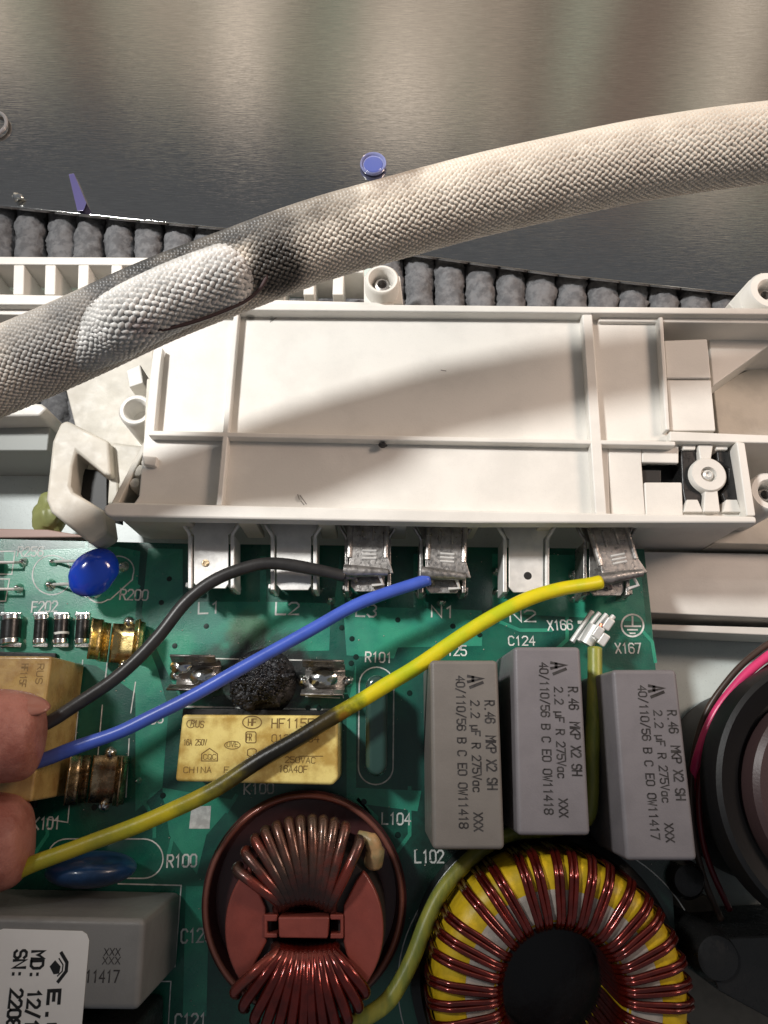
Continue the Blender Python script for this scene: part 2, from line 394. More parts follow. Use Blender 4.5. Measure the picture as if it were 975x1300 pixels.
# printing
G = {'0': [[(0, 1), (0, 5), (1, 6), (3, 6), (4, 5), (4, 1), (3, 0), (1, 0), (0, 1)]], '1': [[(1, 4.8), (2.2, 6), (2.2, 0)]],
 '2': [[(0, 5), (1, 6), (3, 6), (4, 5), (4, 4), (0, 0), (4, 0)]], '3': [[(0, 5), (1, 6), (3, 6), (4, 5), (4, 4), (3, 3), (4, 2), (4, 1), (3, 0), (1, 0), (0, 1)]],
 '4': [[(3, 0), (3, 6), (0, 2)], [(0, 2), (4, 2)]], '5': [[(4, 6), (0, 6), (0, 3.5), (3, 3.5), (4, 2.5), (4, 1), (3, 0), (1, 0), (0, 1)]],
 '6': [[(4, 5), (3, 6), (1, 6), (0, 5), (0, 1), (1, 0), (3, 0), (4, 1), (4, 2.5), (3, 3.5), (.6, 3.5)]], '7': [[(0, 6), (4, 6), (1.5, 0)]],
 '8': [[(1, 3.1), (0, 4), (0, 5), (1, 6), (3, 6), (4, 5), (4, 4), (3, 3.1), (1, 3.1)], [(1, 2.8), (0, 2), (0, 1), (1, 0), (3, 0), (4, 1), (4, 2), (3, 2.8)]],
 'A': [[(0, 0), (2, 6), (4, 0)], [(.8, 2), (3.2, 2)]], 'B': [[(0, 0), (0, 6), (3, 6), (4, 5), (4, 4), (3, 3.1), (.4, 3.1)], [(3, 3), (4, 2), (4, 1), (3, 0), (0, 0)]],
 'C': [[(4, 5), (3, 6), (1, 6), (0, 5), (0, 1), (1, 0), (3, 0), (4, 1)]], 'D': [[(0, 0), (0, 6), (2.6, 6), (4, 4.6), (4, 1.4), (2.6, 0), (0, 0)]],
 'E': [[(4, 6), (0, 6), (0, 0), (4, 0)], [(.3, 3), (3, 3)]], 'F': [[(4, 6), (0, 6), (0, 0)], [(.3, 3), (3, 3)]],
 'G': [[(4, 5), (3, 6), (1, 6), (0, 5), (0, 1), (1, 0), (3, 0), (4, 1), (4, 2.8), (2.4, 2.8)]], 'H': [[(0, 0), (0, 6)], [(4, 0), (4, 6)], [(.3, 3), (3.7, 3)]],
 'K': [[(0, 0), (0, 6)], [(4, 6), (.4, 3), (4, 0)]], 'L': [[(0, 6), (0, 0), (4, 0)]], 'M': [[(0, 0), (0, 6), (2, 3), (4, 6), (4, 0)]],
 'N': [[(0, 0), (0, 6), (4, 0), (4, 6)]], 'P': [[(0, 0), (0, 6), (3, 6), (4, 5), (4, 4), (3, 3), (.3, 3)]],
 'R': [[(0, 0), (0, 6), (3, 6), (4, 5), (4, 4), (3, 3), (.3, 3)], [(2, 2.8), (4, 0)]], 'S': [[(4, 5), (3, 6), (1, 6), (0, 5), (0, 4), (1, 3), (3, 3), (4, 2), (4, 1), (3, 0), (1, 0), (0, 1)]],
 'U': [[(0, 6), (0, 1), (1, 0), (3, 0), (4, 1), (4, 6)]], 'V': [[(0, 6), (2, 0), (4, 6)]], 'W': [[(0, 6), (1, 0), (2, 4), (3, 0), (4, 6)]],
 'X': [[(0, 0), (4, 6)], [(0, 6), (4, 0)]], 'T': [[(0, 6), (4, 6)], [(2, 5.7), (2, 0)]], 'Z': [[(0, 6), (4, 6), (0, 0), (4, 0)]], 'O': [[(0, 1), (0, 5), (1, 6), (3, 6), (4, 5), (4, 1), (3, 0), (1, 0), (0, 1)]],
 'Q': [[(0, 1), (0, 5), (1, 6), (3, 6), (4, 5), (4, 1), (3, 0), (1, 0), (0, 1)], [(2.4, 2), (4.2, -.4)]],
 'u': [[(.5, -1.4), (.5, 4)], [(.7, .8), (1.3, 0), (3, 0), (3.6, .8)], [(3.7, 4), (3.7, 0)]],
 'a': [[(3.6, 4), (3.6, 0)], [(3.3, .6), (2.6, 0), (1, 0), (.2, .8), (.2, 3), (1, 4), (3.2, 4)]], 'c': [[(3.6, 3.4), (3, 4), (1, 4), (.2, 3.2), (.2, .8), (1, 0), (3, 0), (3.6, .6)]],
 '.': [[(1.7, 0), (2.3, 0)]], 'I': [[(2, 0), (2, 6)]], '/': [[(.3, -.5), (3.7, 6.5)]], ':': [[(1.7, .4), (2.3, .4)], [(1.7, 3.6), (2.3, 3.6)]], '-': [[(.5, 3), (3.5, 3)]], ' ': [], 'o': [[(1.6, 3), (2.4, 3)]]}
def text(b, s, p0, p1, hpx, z, wd=.15):
    """p0, p1: photograph places of the baseline's start and end"""
    a = W(*p0, z); c = W(*p1, z); d = (c-a); L = d.length; d.normalize(); up = Vector((-d.y, d.x, 0)); n = len(s)
    h = hpx*unit(*p0, z); adv = L/(n-.25); cw = adv*.75
    k = 0
    for i, ch in enumerate(s):
        for st in G.get(ch, []):
            k += 1
            b.ribbon([(a+d*(i*adv+x/4*cw)+up*(y/6*h))[:2] for x, y in st], wd*h, z+.0004*(k % 4))
def label(s, p0, p1, h, z=.008, wd=.15, mm=silk, par=pcb, name='printed_lettering'):
    b = MB(); text(b, s, p0, p1, h, z, wd); return b.build(name, mm, par, smooth=180, recalc=False)
for a in [('R256', (22, 706), (54, 706), 12), ('R200', (152, 761), (187, 762), 13), ('F202', (40, 777), (72, 776), 13), ('L1', (252, 779), (279, 778), 14),
          ('L2', (350, 780), (379, 780), 15), ('L3', (452, 782), (477, 783), 15), ('N1', (548, 783), (577, 784), 14), ('N2', (648, 789), (680, 789), 14),
          ('R101', (464, 840), (497, 841), 12), ('C125', (559, 832), (592, 832), 12), ('C124', (646, 819), (679, 819), 11), ('X166', (696, 800), (727, 799), 12),
          ('X167', (782, 829), (814, 829), 12), ('K100', (310, 1008), (347, 1007), 12), ('L104', (485, 1046), (521, 1047), 13), ('L102', (527, 1095), (563, 1095), 14),
          ('C120', (230, 1197), (268, 1195), 15), ('C121', (222, 1305), (261, 1304), 15), ('R100', (212, 1101), (249, 1100), 14), ('K101', (42, 1053), (75, 1052), 14),
          ('100', (182, 921), (207, 917), 11)]:
    label(*a)
def line(pts, wpx=1.6, closed=False, z=.0075, mm=silk, par=pcb, name='printed_outline'):
    b = MB(); b.ribbon([W(x, y, z)[:2] for x, y in pts], wpx*unit(*pts[0], z), z, closed); return b.build(name, mm, par, smooth=180, recalc=False)
def arc(cx, cy, rx, ry, a0, a1, n=24): return [(cx+rx*math.cos(R(a0+(a1-a0)*i/n)), cy+ry*math.sin(R(a0+(a1-a0)*i/n))) for i in range(n+1)]
line([(-20, 700), (19, 700), (15, 729), (-20, 729)]); line([(-20, 714), (10, 714)]); line([(-20, 735), (12, 735), (7, 763), (-20, 764)]); line([(-20, 748), (8, 748)])
line(arc(66, 730, 25, 25, 0, 345), closed=True)
line(arc(150, 724, 20, 18, -100, 20, 10)+[(168, 736), (140, 761)]+arc(126, 750, 16, 15, 50, 150, 8))
line(arc(478, 869, 22, 22, -180, 0, 16)+arc(477, 974, 22, 22, 0, 180, 16), closed=True)
line(arc(182, 1090, 25, 25, -90, 90, 14)+arc(85, 1090, 25, 25, 90, 270, 14), closed=True)
line([(150, 1122), (230, 1124), (222, 1227), (214, 1227)]); line([(198, 1246), (217, 1246), (212, 1330)], 1.4)
line([(216, 900), (232, 897), (424, 901), (424, 905)], 2); line([(431, 912), (432, 984), (424, 990)], 1.6)
line([(270, 836), (431, 839)], 1.4); line([(388, 884), (431, 886)], 1.4); line([(434, 839), (436, 886)], 1.2)
line([(136, 842), (133, 868)]); line([(172, 866), (166, 905)], 1.4); line([(130, 895), (124, 962)], 1.4); line([(164, 938), (160, 1012)], 1.4)
line([(105, 838), (86, 1044), (60, 1040)], 1.4)
line(arc(390, 1134, 122, 122, 0, 352, 70), 1.5, True)
line(arc(700, 1250, 195, 190, 150, 330, 40), 1.5)
line(arc(803, 794, 14, 14, 0, 345, 30), 2.2, True)
line([(803, 783), (803, 793)], 2.2); line([(793, 795), (813, 795)], 2.2, z=.0085); line([(797, 799.5), (809, 799.5)], 2); line([(800, 804), (806, 804)], 2)
sheet([(243, 1024), (268, 1023), (266, 1052), (240, 1052)], .0075).build('printed_square', silk, pcb, smooth=180)
line([(735, 790), (741, 790)], 4)
# through-hole joints and vias
vb = MB()
for px, py in [(434, 797), (447, 811), (505, 787), (446, 842), (452, 834), (391, 899), (405, 899), (215, 735), (205, 765), (262, 795), (222, 820), (590, 800), (609, 806), (120, 1025), (207, 1010), (462, 1018), (505, 1060), (575, 795), (520, 880)]:
    c = W(px, py, 0); vb.lathe((c.x, c.y, 0), [(.055, .006), (.05, .012), (.025, .013)], 14)
vb.build('plated_holes', mat('dark_via', (.003, .02, .015), .3), pcb, kind='stuff')
for px, py, r in [(30, 714, .07), (24, 747, .07), (68, 714, .06), (64, 743, .085), (157, 719, .08), (630, 725, .07), (630, 752, .06), (728, 729, .08), (726, 760, .06), (420, 762, .07), (452, 762, .06), (176, 991, .045), (500, 1256, .05), (560, 765, .06)]:
    c = W(px, py, 0); MB().lathe((c.x, c.y, 0), [(r*1.5, .006), (r*1.35, .03), (r*.8, .09), (r*.45, .15), (0, .17)], 18).build('solder_joint', solder, pcb, smooth=60)

# ------------------------------------------------------------------ white plastic housing
ZT, ZF = 2.0, 1.72
hs = thing('plastic_housing', 'ivory plastic housing with ribbed lid behind the row of metal terminals', 'housing', W(500, 520, 0))
def hp(pts, z0, z1, name='rib', mm=white, bev=.03, par=None):
    return MB().ppx(pts, z0, z1).build(name, mm, par or hs, bevel=bev)
# lid panels: one floor panel with real openings around the round relay window
hp([(200, 392), (842, 400), (848, 560), (772, 562), (775, 655), (158, 655), (176, 630), (182, 560), (190, 480)], ZF-.12, ZF, 'lid_panel')
# lower right field of the lid with slot
hp([(772, 562), (815, 563), (815, 588), (820, 656), (775, 656)], ZF-.12, ZF-.001, 'lid_panel')
hp([(818, 612), (866, 612), (868, 656), (820, 656)], ZF-.12, ZF-.001, 'lid_panel'); hp([(815, 563), (862, 563), (862, 588), (815, 587)], ZF-.12, ZF-.001, 'lid_panel')
# edge ribs
hp([(262, 384), (975, 391), (1100, 394), (1100, 403), (975, 399), (262, 393)], .2, ZT, 'rib')
hp([(188, 546), (858, 560), (858, 566), (188, 553)], ZF-.01, ZT-.06, 'rib')
hp([(297, 392), (304, 392), (282, 642), (274, 642)], ZF-.01, ZT-.063, 'rib')
hp([(739, 397), (752, 397), (771, 655), (756, 655)], ZF-.01, ZT-.056, 'rib')
hp([(200, 470), (206, 440), (196, 548), (188, 548)], ZF-.01, ZT-.07, 'rib')
hp([(836, 402), (842, 402), (851, 546), (845, 546)], ZF-.01, ZT-.07, 'rib')
lip = arc(143, 645, 11, 9, 90, 270, 8)[0:]
hp([(143, 656)]+arc(143, 647, 12, 9, 100, 262, 8)+[(143, 637), (300, 641), (960, 655), (962, 664), (600, 664)], 1.66, ZT, 'front_lip', bev=.05)
# front wall: posts and the tapered ends
def wallpost(x0, x1, z0=.25, z1=1.66, y=658, d=10): return hp([(x0, y-d), (x1, y-d), (x1, y), (x0, y)], z0, z1, 'wall_post', white_shaded)
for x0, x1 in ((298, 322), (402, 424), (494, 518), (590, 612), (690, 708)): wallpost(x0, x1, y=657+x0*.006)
MB().ppx([(140, 636), (236, 643), (236, 657), (160, 657), (144, 652)], .02, 1.66).build('front_wall', white_shaded, hs, bevel=.06)
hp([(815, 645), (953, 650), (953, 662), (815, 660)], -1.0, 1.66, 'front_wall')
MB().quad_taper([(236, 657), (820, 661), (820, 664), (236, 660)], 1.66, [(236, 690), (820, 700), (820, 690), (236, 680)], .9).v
hp([(236, 648), (815, 654), (815, 660), (236, 656)], 1.5, 1.66, 'lintel', white_shaded, .02)
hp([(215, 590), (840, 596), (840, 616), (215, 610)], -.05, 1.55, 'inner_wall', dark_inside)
# outer walls left/back so it is a closed box
hp([(186, 480), (196, 480), (190, 560), (150, 640), (140, 640), (182, 560)], -.5, ZF-.125, 'side_wall', white_shaded)
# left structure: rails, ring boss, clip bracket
hp([(70, 440), (196, 395), (190, 640), (120, 640)], -.9, .35, 'side_shelf', white_shaded)
hp([(140, 560), (188, 566), (188, 630), (150, 622)], -.9, 1.0, 'side_block', white_shaded, .08)
hp([(160, 470), (178, 462), (182, 486), (164, 492)], .3, 1.2, 'small_block', white)
for bx_, by_, br_ in ((176, 598, .16), (186, 588, .12), (172, 614, .13)):
    q = W(bx_, by_, 1.5); MB().lathe((q.x, q.y, 0), [(br_, .2), (br_, 1.45), (br_*.7, 1.55), (0, 1.58)], 20).build('small_boss', white_shaded, hs, smooth=40)
hp([(180, 578), (200, 580), (198, 592), (182, 590)], ZF-.01, ZF+.12, 'small_block', white)
for (px, py, z, r, ri, zb) in ((172, 520, 1.55, 22, 13, -.5), (485, 354, 1.35, 22, 15, -.6), (978, 368, 1.6, 27, 14, -.6), (978, 624, 1.5, 26, 14, -1.2)):
    c = W(px, py, z); u = unit(px, py, z); ro, rin = r*u, ri*u
    q = MB().lathe((c.x, c.y, 0), [(ro*1.02, zb), (ro, z-.05), (ro-.04, z), (rin+.04, z), (rin, z-.05), (rin*.92, z-.5), (rin*.5, z-.55), (0, z-.55)], 36).build('screw_boss', white, hs, smooth=40)
    if px in (485, 978): MB().lathe((c.x, c.y, 0), [(rin*.62, z-.5), (rin*.6, z-.22), (rin*.42, z-.2), (rin*.4, z-.42), (0, z-.42)], 24).build('screw_insert', dull_tin, q)
hp([(462, 350), (508, 350), (512, 386), (462, 386)], -.6, .9, 'boss_block', white)
hp([(952, 355), (968, 345), (968, 400), (940, 400), (925, 385)], -.6, 1.2, 'boss_gusset', white)
# comb strip behind the sleeve: rails and bars, each a piece
hp([(-60, 325), (255, 327), (255, 337), (-60, 335)], .1, 1.0, 'comb_rail'); hp([(-60, 372), (262, 378), (500, 384), (500, 391), (262, 388), (-60, 386)], .1, 1.0, 'comb_rail')
hp([(-60, 391), (150, 395), (150, 402), (-60, 398)], -.3, .8, 'comb_rail')
hp([(-60, 337), (500, 340), (500, 372), (-60, 372)], -.3, -.05, 'comb_back', mat('pale_green_plastic', (.52, .60, .56), .45))
for k, x in enumerate([-20, 22, 62, 104, 146, 188, 352, 391, 428]):
    hp([(x-5, 336), (x+9, 336), (x+8, 374), (x-6, 374)], -.06, .985, 'comb_bar')
hp([(340, 334), (462, 338), (462, 346), (340, 342)], -.06, .99, 'comb_rail')
# clip bracket at left
cb = thing('clip_bracket', 'upright ivory plastic clip with a square slot at the left end of the housing', 'plastic clip', W(90, 660, 0))
out = [(76, 537), (84, 533), (138, 560), (141, 604), (131, 602), (97, 574), (92, 592), (89, 616), (93, 624), (132, 648), (136, 676), (114, 690), (64, 650), (58, 634), (66, 560)]
MB().ppx(out, .55, 1.25).build('clip_frame', white_shaded, cb, bevel=.07, seg=3)
MB().ppx([(140, 562), (150, 566), (150, 640), (136, 640)], .0, 1.0).build('clip_spine', white_shaded, cb, bevel=.05)
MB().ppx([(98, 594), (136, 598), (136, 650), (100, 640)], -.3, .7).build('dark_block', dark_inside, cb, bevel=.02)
for pts in ([(304, 394), (309, 401), (312, 397), (318, 404)], [(343, 409), (348, 405), (354, 402)], [(378, 628), (380, 634)], [(382, 636), (386, 641)], [(381, 629), (389, 640)], [(560, 470), (566, 471)]):
    b = MB(); b.ribbon([W(x, y, ZF)[:2] for x, y in pts], .018, ZF+.003); b.build('scuff_mark', mat('grey_scuff', (.22, .2, .18), .7), hs, smooth=180, recalc=False)
# right side blocks
hp([(760, 397), (1120, 404), (1120, 412), (760, 408)], .3, ZF+.1, 'rib')
hp([(843, 432), (898, 430), (903, 480), (846, 480)], .3, ZF+.1, 'raised_block'); hp([(846, 482), (903, 482), (909, 547), (850, 547)], .3, ZF+.07, 'raised_block')
hp([(842, 404), (975, 408), (1100, 410), (1100, 430), (975, 440), (905, 490), (900, 430), (843, 428)], -.2, 1.15, 'sloped_shelf')
hp([(905, 490), (1100, 400), (1100, 560), (912, 552)], -1.0, .1, 'side_tray', white_shaded)
hp([(850, 547), (948, 551), (1100, 556), (1100, 565), (946, 562), (850, 560)], -.4, ZT-.1, 'rib')
hp([(935, 560), (946, 562), (960, 655), (948, 655)], -.6, ZT-.05, 'rib')
# black relay window with the round white hub
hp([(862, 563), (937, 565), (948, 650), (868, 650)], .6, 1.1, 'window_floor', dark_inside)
MB().ppx([(886, 563), (906, 564), (903, 584), (889, 584)], 1.1, ZF+.06).build('hub_arm', white, hs, bevel=.03)
MB().ppx([(895, 618), (911, 618), (915, 650), (893, 650)], 1.1, ZF+.058).build('hub_arm', white, hs, bevel=.03)
c = W(900, 602, ZF+.1); u = unit(900, 602, ZF)
hub = MB().lathe((c.x, c.y, 0), [(23*u, 1.1), (23*u, ZF+.06), (21*u, ZF+.1), (10*u, ZF+.1), (9*u, ZF), (0, ZF)], 40).build('round_hub', white, hs, smooth=40)
MB().lathe((c.x, c.y, 0), [(6.5*u, ZF), (6.5*u, ZF+.07), (4*u, ZF+.1), (3*u, ZF+.05), (0, ZF+.05)], 20).build('screw', tinned, hub)
for pts in ([(864, 570), (884, 570), (884, 590), (877, 600), (880, 614), (892, 628), (890, 642), (870, 642), (866, 620)], [(910, 572), (926, 572), (940, 640), (922, 642), (916, 626), (924, 614), (925, 595), (911, 586)]):
    hp(pts, 1.05, ZF-.03, 'black_contact', blackpl, .04)
for pts in ([(866, 562), (884, 562), (883, 571), (868, 571)], [(872, 634), (886, 634), (893, 650), (868, 650)], [(908, 562), (925, 562), (924, 571), (910, 571)], [(922, 634), (936, 634), (942, 650), (918, 650)]):
    hp(pts, 1.05, ZF+.03, 'contact_tab', white, .02)
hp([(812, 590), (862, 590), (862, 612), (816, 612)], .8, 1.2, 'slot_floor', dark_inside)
# lower right block
hp([(815, 700), (1100, 705), (1100, 790), (822, 778)], -1.6, -.35, 'lower_block', white)
hp([(820, 792), (1100, 800), (1100, 812), (822, 800)], -1.7, -.6, 'lower_edge', white)
hp([(905, 690), (1100, 694), (1100, 640), (955, 640)], -1.6, .1, 'lower_step', white_shaded)
# left low tray pieces
hp([(-100, 500), (52, 512), (60, 518), (50, 528), (-100, 530)], -1.2, .5, 'left_tab', white, .06)
hp([(-100, 528), (64, 535), (60, 572), (-100, 572)], -1.75, -.1, 'left_step', mat('grey_shelf', (.34, .36, .34), .5))
hp([(-160, 668), (60, 672), (120, 682), (-160, 684)], -1.3, -.18, 'left_edge', mat('pinkish_edge', (.50, .33, .28), .5))
MB().ball(W(66, 652, -.6), (.36, .46, .3), 28, 18, fn=lambda p: .35*noise.noise(p*1.6)).build('yellow_plug', mat('olive_plug', (.30, .32, .12), .4), hs)
MB().ball(W(486, 565, ZF+.14), (.09, .06, .06), 10, 6, fn=lambda p: .3*noise.noise(p*3)).build('black_crumb', char, loc=W(486, 565, ZF), label='tiny black crumb of burnt plastic on the long rib of the ivory housing', cat='crumb')

# ------------------------------------------------------------------ metal terminals
tabs = thing
def terminal(px, py, lab, bright=True, hole='ring', skew=0):
    mm = tinned if bright else dull_tin
    t = thing('spade_terminal', lab, 'terminal', W(px, py, 0), 'six metal spade terminals along the board edge')
    zt = .95
    pts = [(px-32, py-52), (px+34, py-52), (px+25, py-36), (px+22, py-34), (px+22, py+28), (px+18, py+34), (px-16, py+34), (px-22, py+27), (px-22, py-34), (px-25, py-36)]
    b = MB().ppx(pts, zt-.05, zt); b.build('tab', mm, t, bevel=.012)
    for sgn in (-1, 1):
        x = px+sgn*27
        b = MB(); q = W(x, py-30, zt); r = W(x, py+30, zt)
        b.ppx([(x-2.6, py-34), (x+2.6, py-34), (x+2.6, py+34), (x-2.6, py+34)], .35, zt+.06)
        b.build('side_rail', mm, t, bevel=.02)
        b = MB(); b.tube(WS([(px+sgn*38, py-54, 1.05), (px+sgn*33, py-44, 1.05), (px+sgn*28, py-36, 1.0), (px+sgn*27, py-28, .95)], 6), .035, 8)
        b.build('shoulder', mm, t)
        f = W(x, py+30, .35)
        MB().box((f.x, f.y, .2), (.16, .10, .42)).build('foot', mm, t, bevel=.02)
        MB().lathe((f.x, f.y, 0), [(.13, .006), (.11, .06), (.05, .14), (0, .16)], 14).build('solder_foot', solder, t, smooth=60)
    MB().ppx([(px-24, py+20), (px+24, py+20), (px+24, py+26), (px-24, py+26)], .22, .34).build('cross_bar', mm, t, bevel=.02)
    if hole == 'ring':
        c = W(px-7, py+2, zt); MB().lathe((c.x, c.y, zt), [(.075, 0), (.07, .02), (.045, .021), (.04, .002), (0, .002)], 20).build('punched_hole', darkbrass, t)
    if hole == 'dark':
        c = W(px+2, py+13, zt); MB().lathe((c.x, c.y, zt), [(.078, .001), (.076, .005), (0, .005)], 20).build('punched_hole', dark_inside, t)
    return t
terminal(268, 713, 'bright spade terminal at the left end of the row, above L1')
terminal(373, 715, 'bright spade terminal above L2, crossed by the black wire', hole=None)
terminal(467, 717, 'grey spade terminal above L3 that the black wire plugs onto', False, None)
terminal(562, 719, 'grey spade terminal above N1 that the blue wire plugs onto', False, None)
terminal(668, 718, 'bare spade terminal above N2 with a small dark hole', True, 'dark')
terminal(770, 722, 'dull spade terminal at the right end of the row, under the crooked connector', False, None)

def receptacle(root, px, py, rot, z, wire_in):
    """crimped push-on connector; local frame turned by rot degrees about its centre"""
    u = unit(px, py, z); c = W(px, py, z); a = R(rot)
    def L(x, y, dz=0): return Vector((c.x+(x*math.cos(a)-y*math.sin(a))*u, c.y+(x*math.sin(a)+y*math.cos(a))*u, z+dz))
    def pr(pts, z0, z1, nm, bev=.015): return MB().prism([L(*p)[:2] for p in pts], z+z0, z+z1).build(nm, dull_tin, root, bevel=bev)
    body = pr([(-24, 42), (24, 42), (22, 24), (23, 0), (30, -20), (33, -30), (-8, -30), (-24, -22), (-22, 0)], -.06, 0, 'connector_plate')
    for sgn in (-1, 1):
        b = MB(); b.tube([L(sgn*23, 40, -.02), L(sgn*23, -10, -.02)], .06, 10); b.build('rolled_edge', dull_tin, root)
    for k in range(3):
        b = MB().tube([L(-7, -1-k*5, .0), L(11, -1-k*5, .0)], .022, 8); b.build('pressed_line', tinned, body)
    for k in range(2):
        b = MB().tube([L(-9+k*16, 34, .0), L(-9+k*16, 12, .0)], .025, 8); b.build('pressed_line', dull_tin, body)
    # crimp barrel lying across, wire entering from the left
    b = MB(); b.tube([L(-30, -27, .0), L(-16, -28, .0), L(0, -28, 0), L(26, -29, 0)], [.115, .12, .10, .07], 14); b.build('crimp_barrel', dull_tin, root)
    b = MB(); b.tube([L(-32, -36, -.18), L(-26, -34, -.1), L(-18, -34, -.1), L(-14, -38, -.2)], .055, 8); b.build('crimp_claw', dull_tin, root)
    b = MB(); b.tube([L(14, -30, -.05), L(20, -42, -.15), L(6, -44, -.15)], .035, 8); b.build('crimp_claw', tinned, root)

def wire(name, pts, r, mm, lab, cat='wire', n=14, seg=16):
    path = [p+Vector((noise.noise(p*.9)*.05, noise.noise(p*.9+Vector((9, 0, 0)))*.05, 0)) for p in WS(pts, n)]; root = thing(name, lab, cat, path[len(path)//2].copy())
    MB().tube(path, [r*(1+.05*noise.noise(p*1.7)) for p in path], seg).build('insulation', mm, root, smooth=180); return root
bw = wire('black_wire', [(-120, 985, 2.0), (-10, 945, 1.75), (60, 920, 1.6), (110, 888, 1.6), (160, 850, 1.6), (200, 808, 1.55), (240, 760, 1.5), (275, 734, 1.45), (315, 719, 1.4), (350, 715, 1.35), (400, 722, 1.25), (438, 731, 1.15)], .118, wblack,
          'black wire arching over L1 and L2 from the fingers to the L3 connector')
receptacle(bw, 467, 698, 0, 1.18, None)
lw = wire('blue_wire', [(-140, 1020, 1.9), (-10, 982, 1.7), (40, 969, 1.6), (110, 944, 1.55), (200, 907, 1.5), (300, 853, 1.45), (380, 807, 1.4), (440, 775, 1.35), (490, 753, 1.3), (545, 736, 1.15)], .118, wblue,
          'blue wire running from the fingers up to the N1 connector')
receptacle(lw, 566, 702, -3, 1.18, None)
yw = wire('yellow_wire', [(-90, 1150, 1.8), (-10, 1122, 1.6), (40, 1100, 1.6), (110, 1072, 1.6), (190, 1040, 1.65), (270, 1003, 1.75), (350, 955, 1.78), (430, 908, 1.72), (500, 865, 1.6), (570, 817, 1.5), (620, 785, 1.45), (670, 762, 1.4), (715, 749, 1.35), (762, 738, 1.2)], .135, wyel,
          'thick yellow earth wire with a burnt black stretch crossing the amber relay')
receptacle(yw, 782, 704, 12, 1.18, None)

# loose green-yellow wire with its clamp at X166
gw = wire('green_yellow_wire', [(754, 822, .9), (754, 870, 1.0), (752, 950, 1.1), (752, 1010, 1.1), (742, 1042, 1.0), (700, 1052, .6), (650, 1060, .6), (600, 1088, .75), (563, 1128, .9), (540, 1170, 1.0), (520, 1220, 1.1), (495, 1268, 1.2), (465, 1292, 1.3), (425, 1310, 1.3), (380, 1330, 1.2)], .135, wgrn,
          'yellow and green striped wire passing behind the grey capacitors and along the toroid coil')
b = MB()
for k in range(4):
    p, q = W(726+k*9, 815-k*1, .55+.12*k), W(752+k*9, 776+k*2, .55+.12*k)
    MB().tube([p, q], [.055, .05], 8).build('folded_blade', tinned, gw)
MB().tube([W(744, 818, .75), W(757, 796, .8)], .15, 12).build('crimp_barrel', tinned, gw)
for (x, y) in ((772, 792), (766, 812), (759, 803)):
    MB().box(W(x, y, .95), (.16, .24, .12), R(-35), .2).build('crimp_claw', tinned, gw, bevel=.03)
MB().tube([W(757, 808, .9), W(764, 792, .95)], .045, 8).build('bare_copper', mat('bare_copper', (.65, .2, .12), .3, 1), gw)

# ------------------------------------------------------------------ grey film capacitors
def logoAV(b, p, s, z, wd):
    """the makers mark: a joined A and slash"""
    x, y = p
    for pts in ([(x-9*s, y), (x+9*s, y+3*s), (x-9*s, y+7*s)], [(x-3*s, y+1*s), (x-3*s, y+6*s)], [(x+9*s, y+8*s), (x-6*s, y+14*s)]):
        b.ribbon([W(a, c, z)[:2] for a, c in pts], wd, z)
def filmcap(corners, zt, lab, t, mm=grey, serial='0W11418'):
    """corners of the top face in the photograph, from top left clockwise"""
    root = thing('film_capacitor', lab, 'capacitor', W((corners[0][0]+corners[2][0])/2, (corners[0][1]+corners[2][1])/2, 0), 'three grey film capacitors in a row')
    root.location.z = 0
    MB().ppx(corners, .03, zt).build('case', mm, root, bevel=.075, seg=3)
    c0, c1, c2, c3 = [Vector(c) for c in corners]
    def q(u, v): a = c0.lerp(c1, u); d = c3.lerp(c2, u); p = a.lerp(d, v); return (p.x, p.y)
    z = zt+.004
    lines = [('R.46  MKP X2 SH', .79, .215, .68, .135), ('2.2 uF R 275Vac   XXX', .585, .215, .90, .12), ('40/110/56 B C EO '+serial, .38, .085, .885, .12)]
    for s, u, v0, v1, h in lines:
        b = MB(); W0 = (c1-c0).length; text(b, s, q(u-.0, v0), q(u-.0, v1), h*W0, z, .17); b.build('printed_line', capink, root, smooth=180, recalc=False)
    b = MB(); logoAV(b, q(.66, .085), 1.0, z, .05); b.build('printed_emblem', capink, root, smooth=180, recalc=False)
    for k in (0, 1):
        p = W(*q(.5, .06+.88*k), zt); MB().tube([(p.x, p.y, .05), (p.x, p.y, -.25)], .04, 8).build('lead', tinned, root)
    return root
filmcap([(546, 838), (632, 838), (641, 1079), (549, 1079)], 2.15, 'grey film capacitor at the left of the three, below the C125 lettering', 0, mat('warm_grey_plastic', (.19, .172, .155), .42, var=.1, vscale=1.1, bump=.18, bscale=30, rvar=.08))
filmcap([(652, 821), (737, 821), (750, 1061), (657, 1061)], 2.15, 'middle grey film capacitor below the C124 lettering, beside the striped wire', 0, serial='0W11418')
filmcap([(777, 850), (859, 850), (886, 1093), (795, 1093)], 2.15, 'grey film capacitor at the right board edge, below the X167 lettering', 0, serial='0W11417')

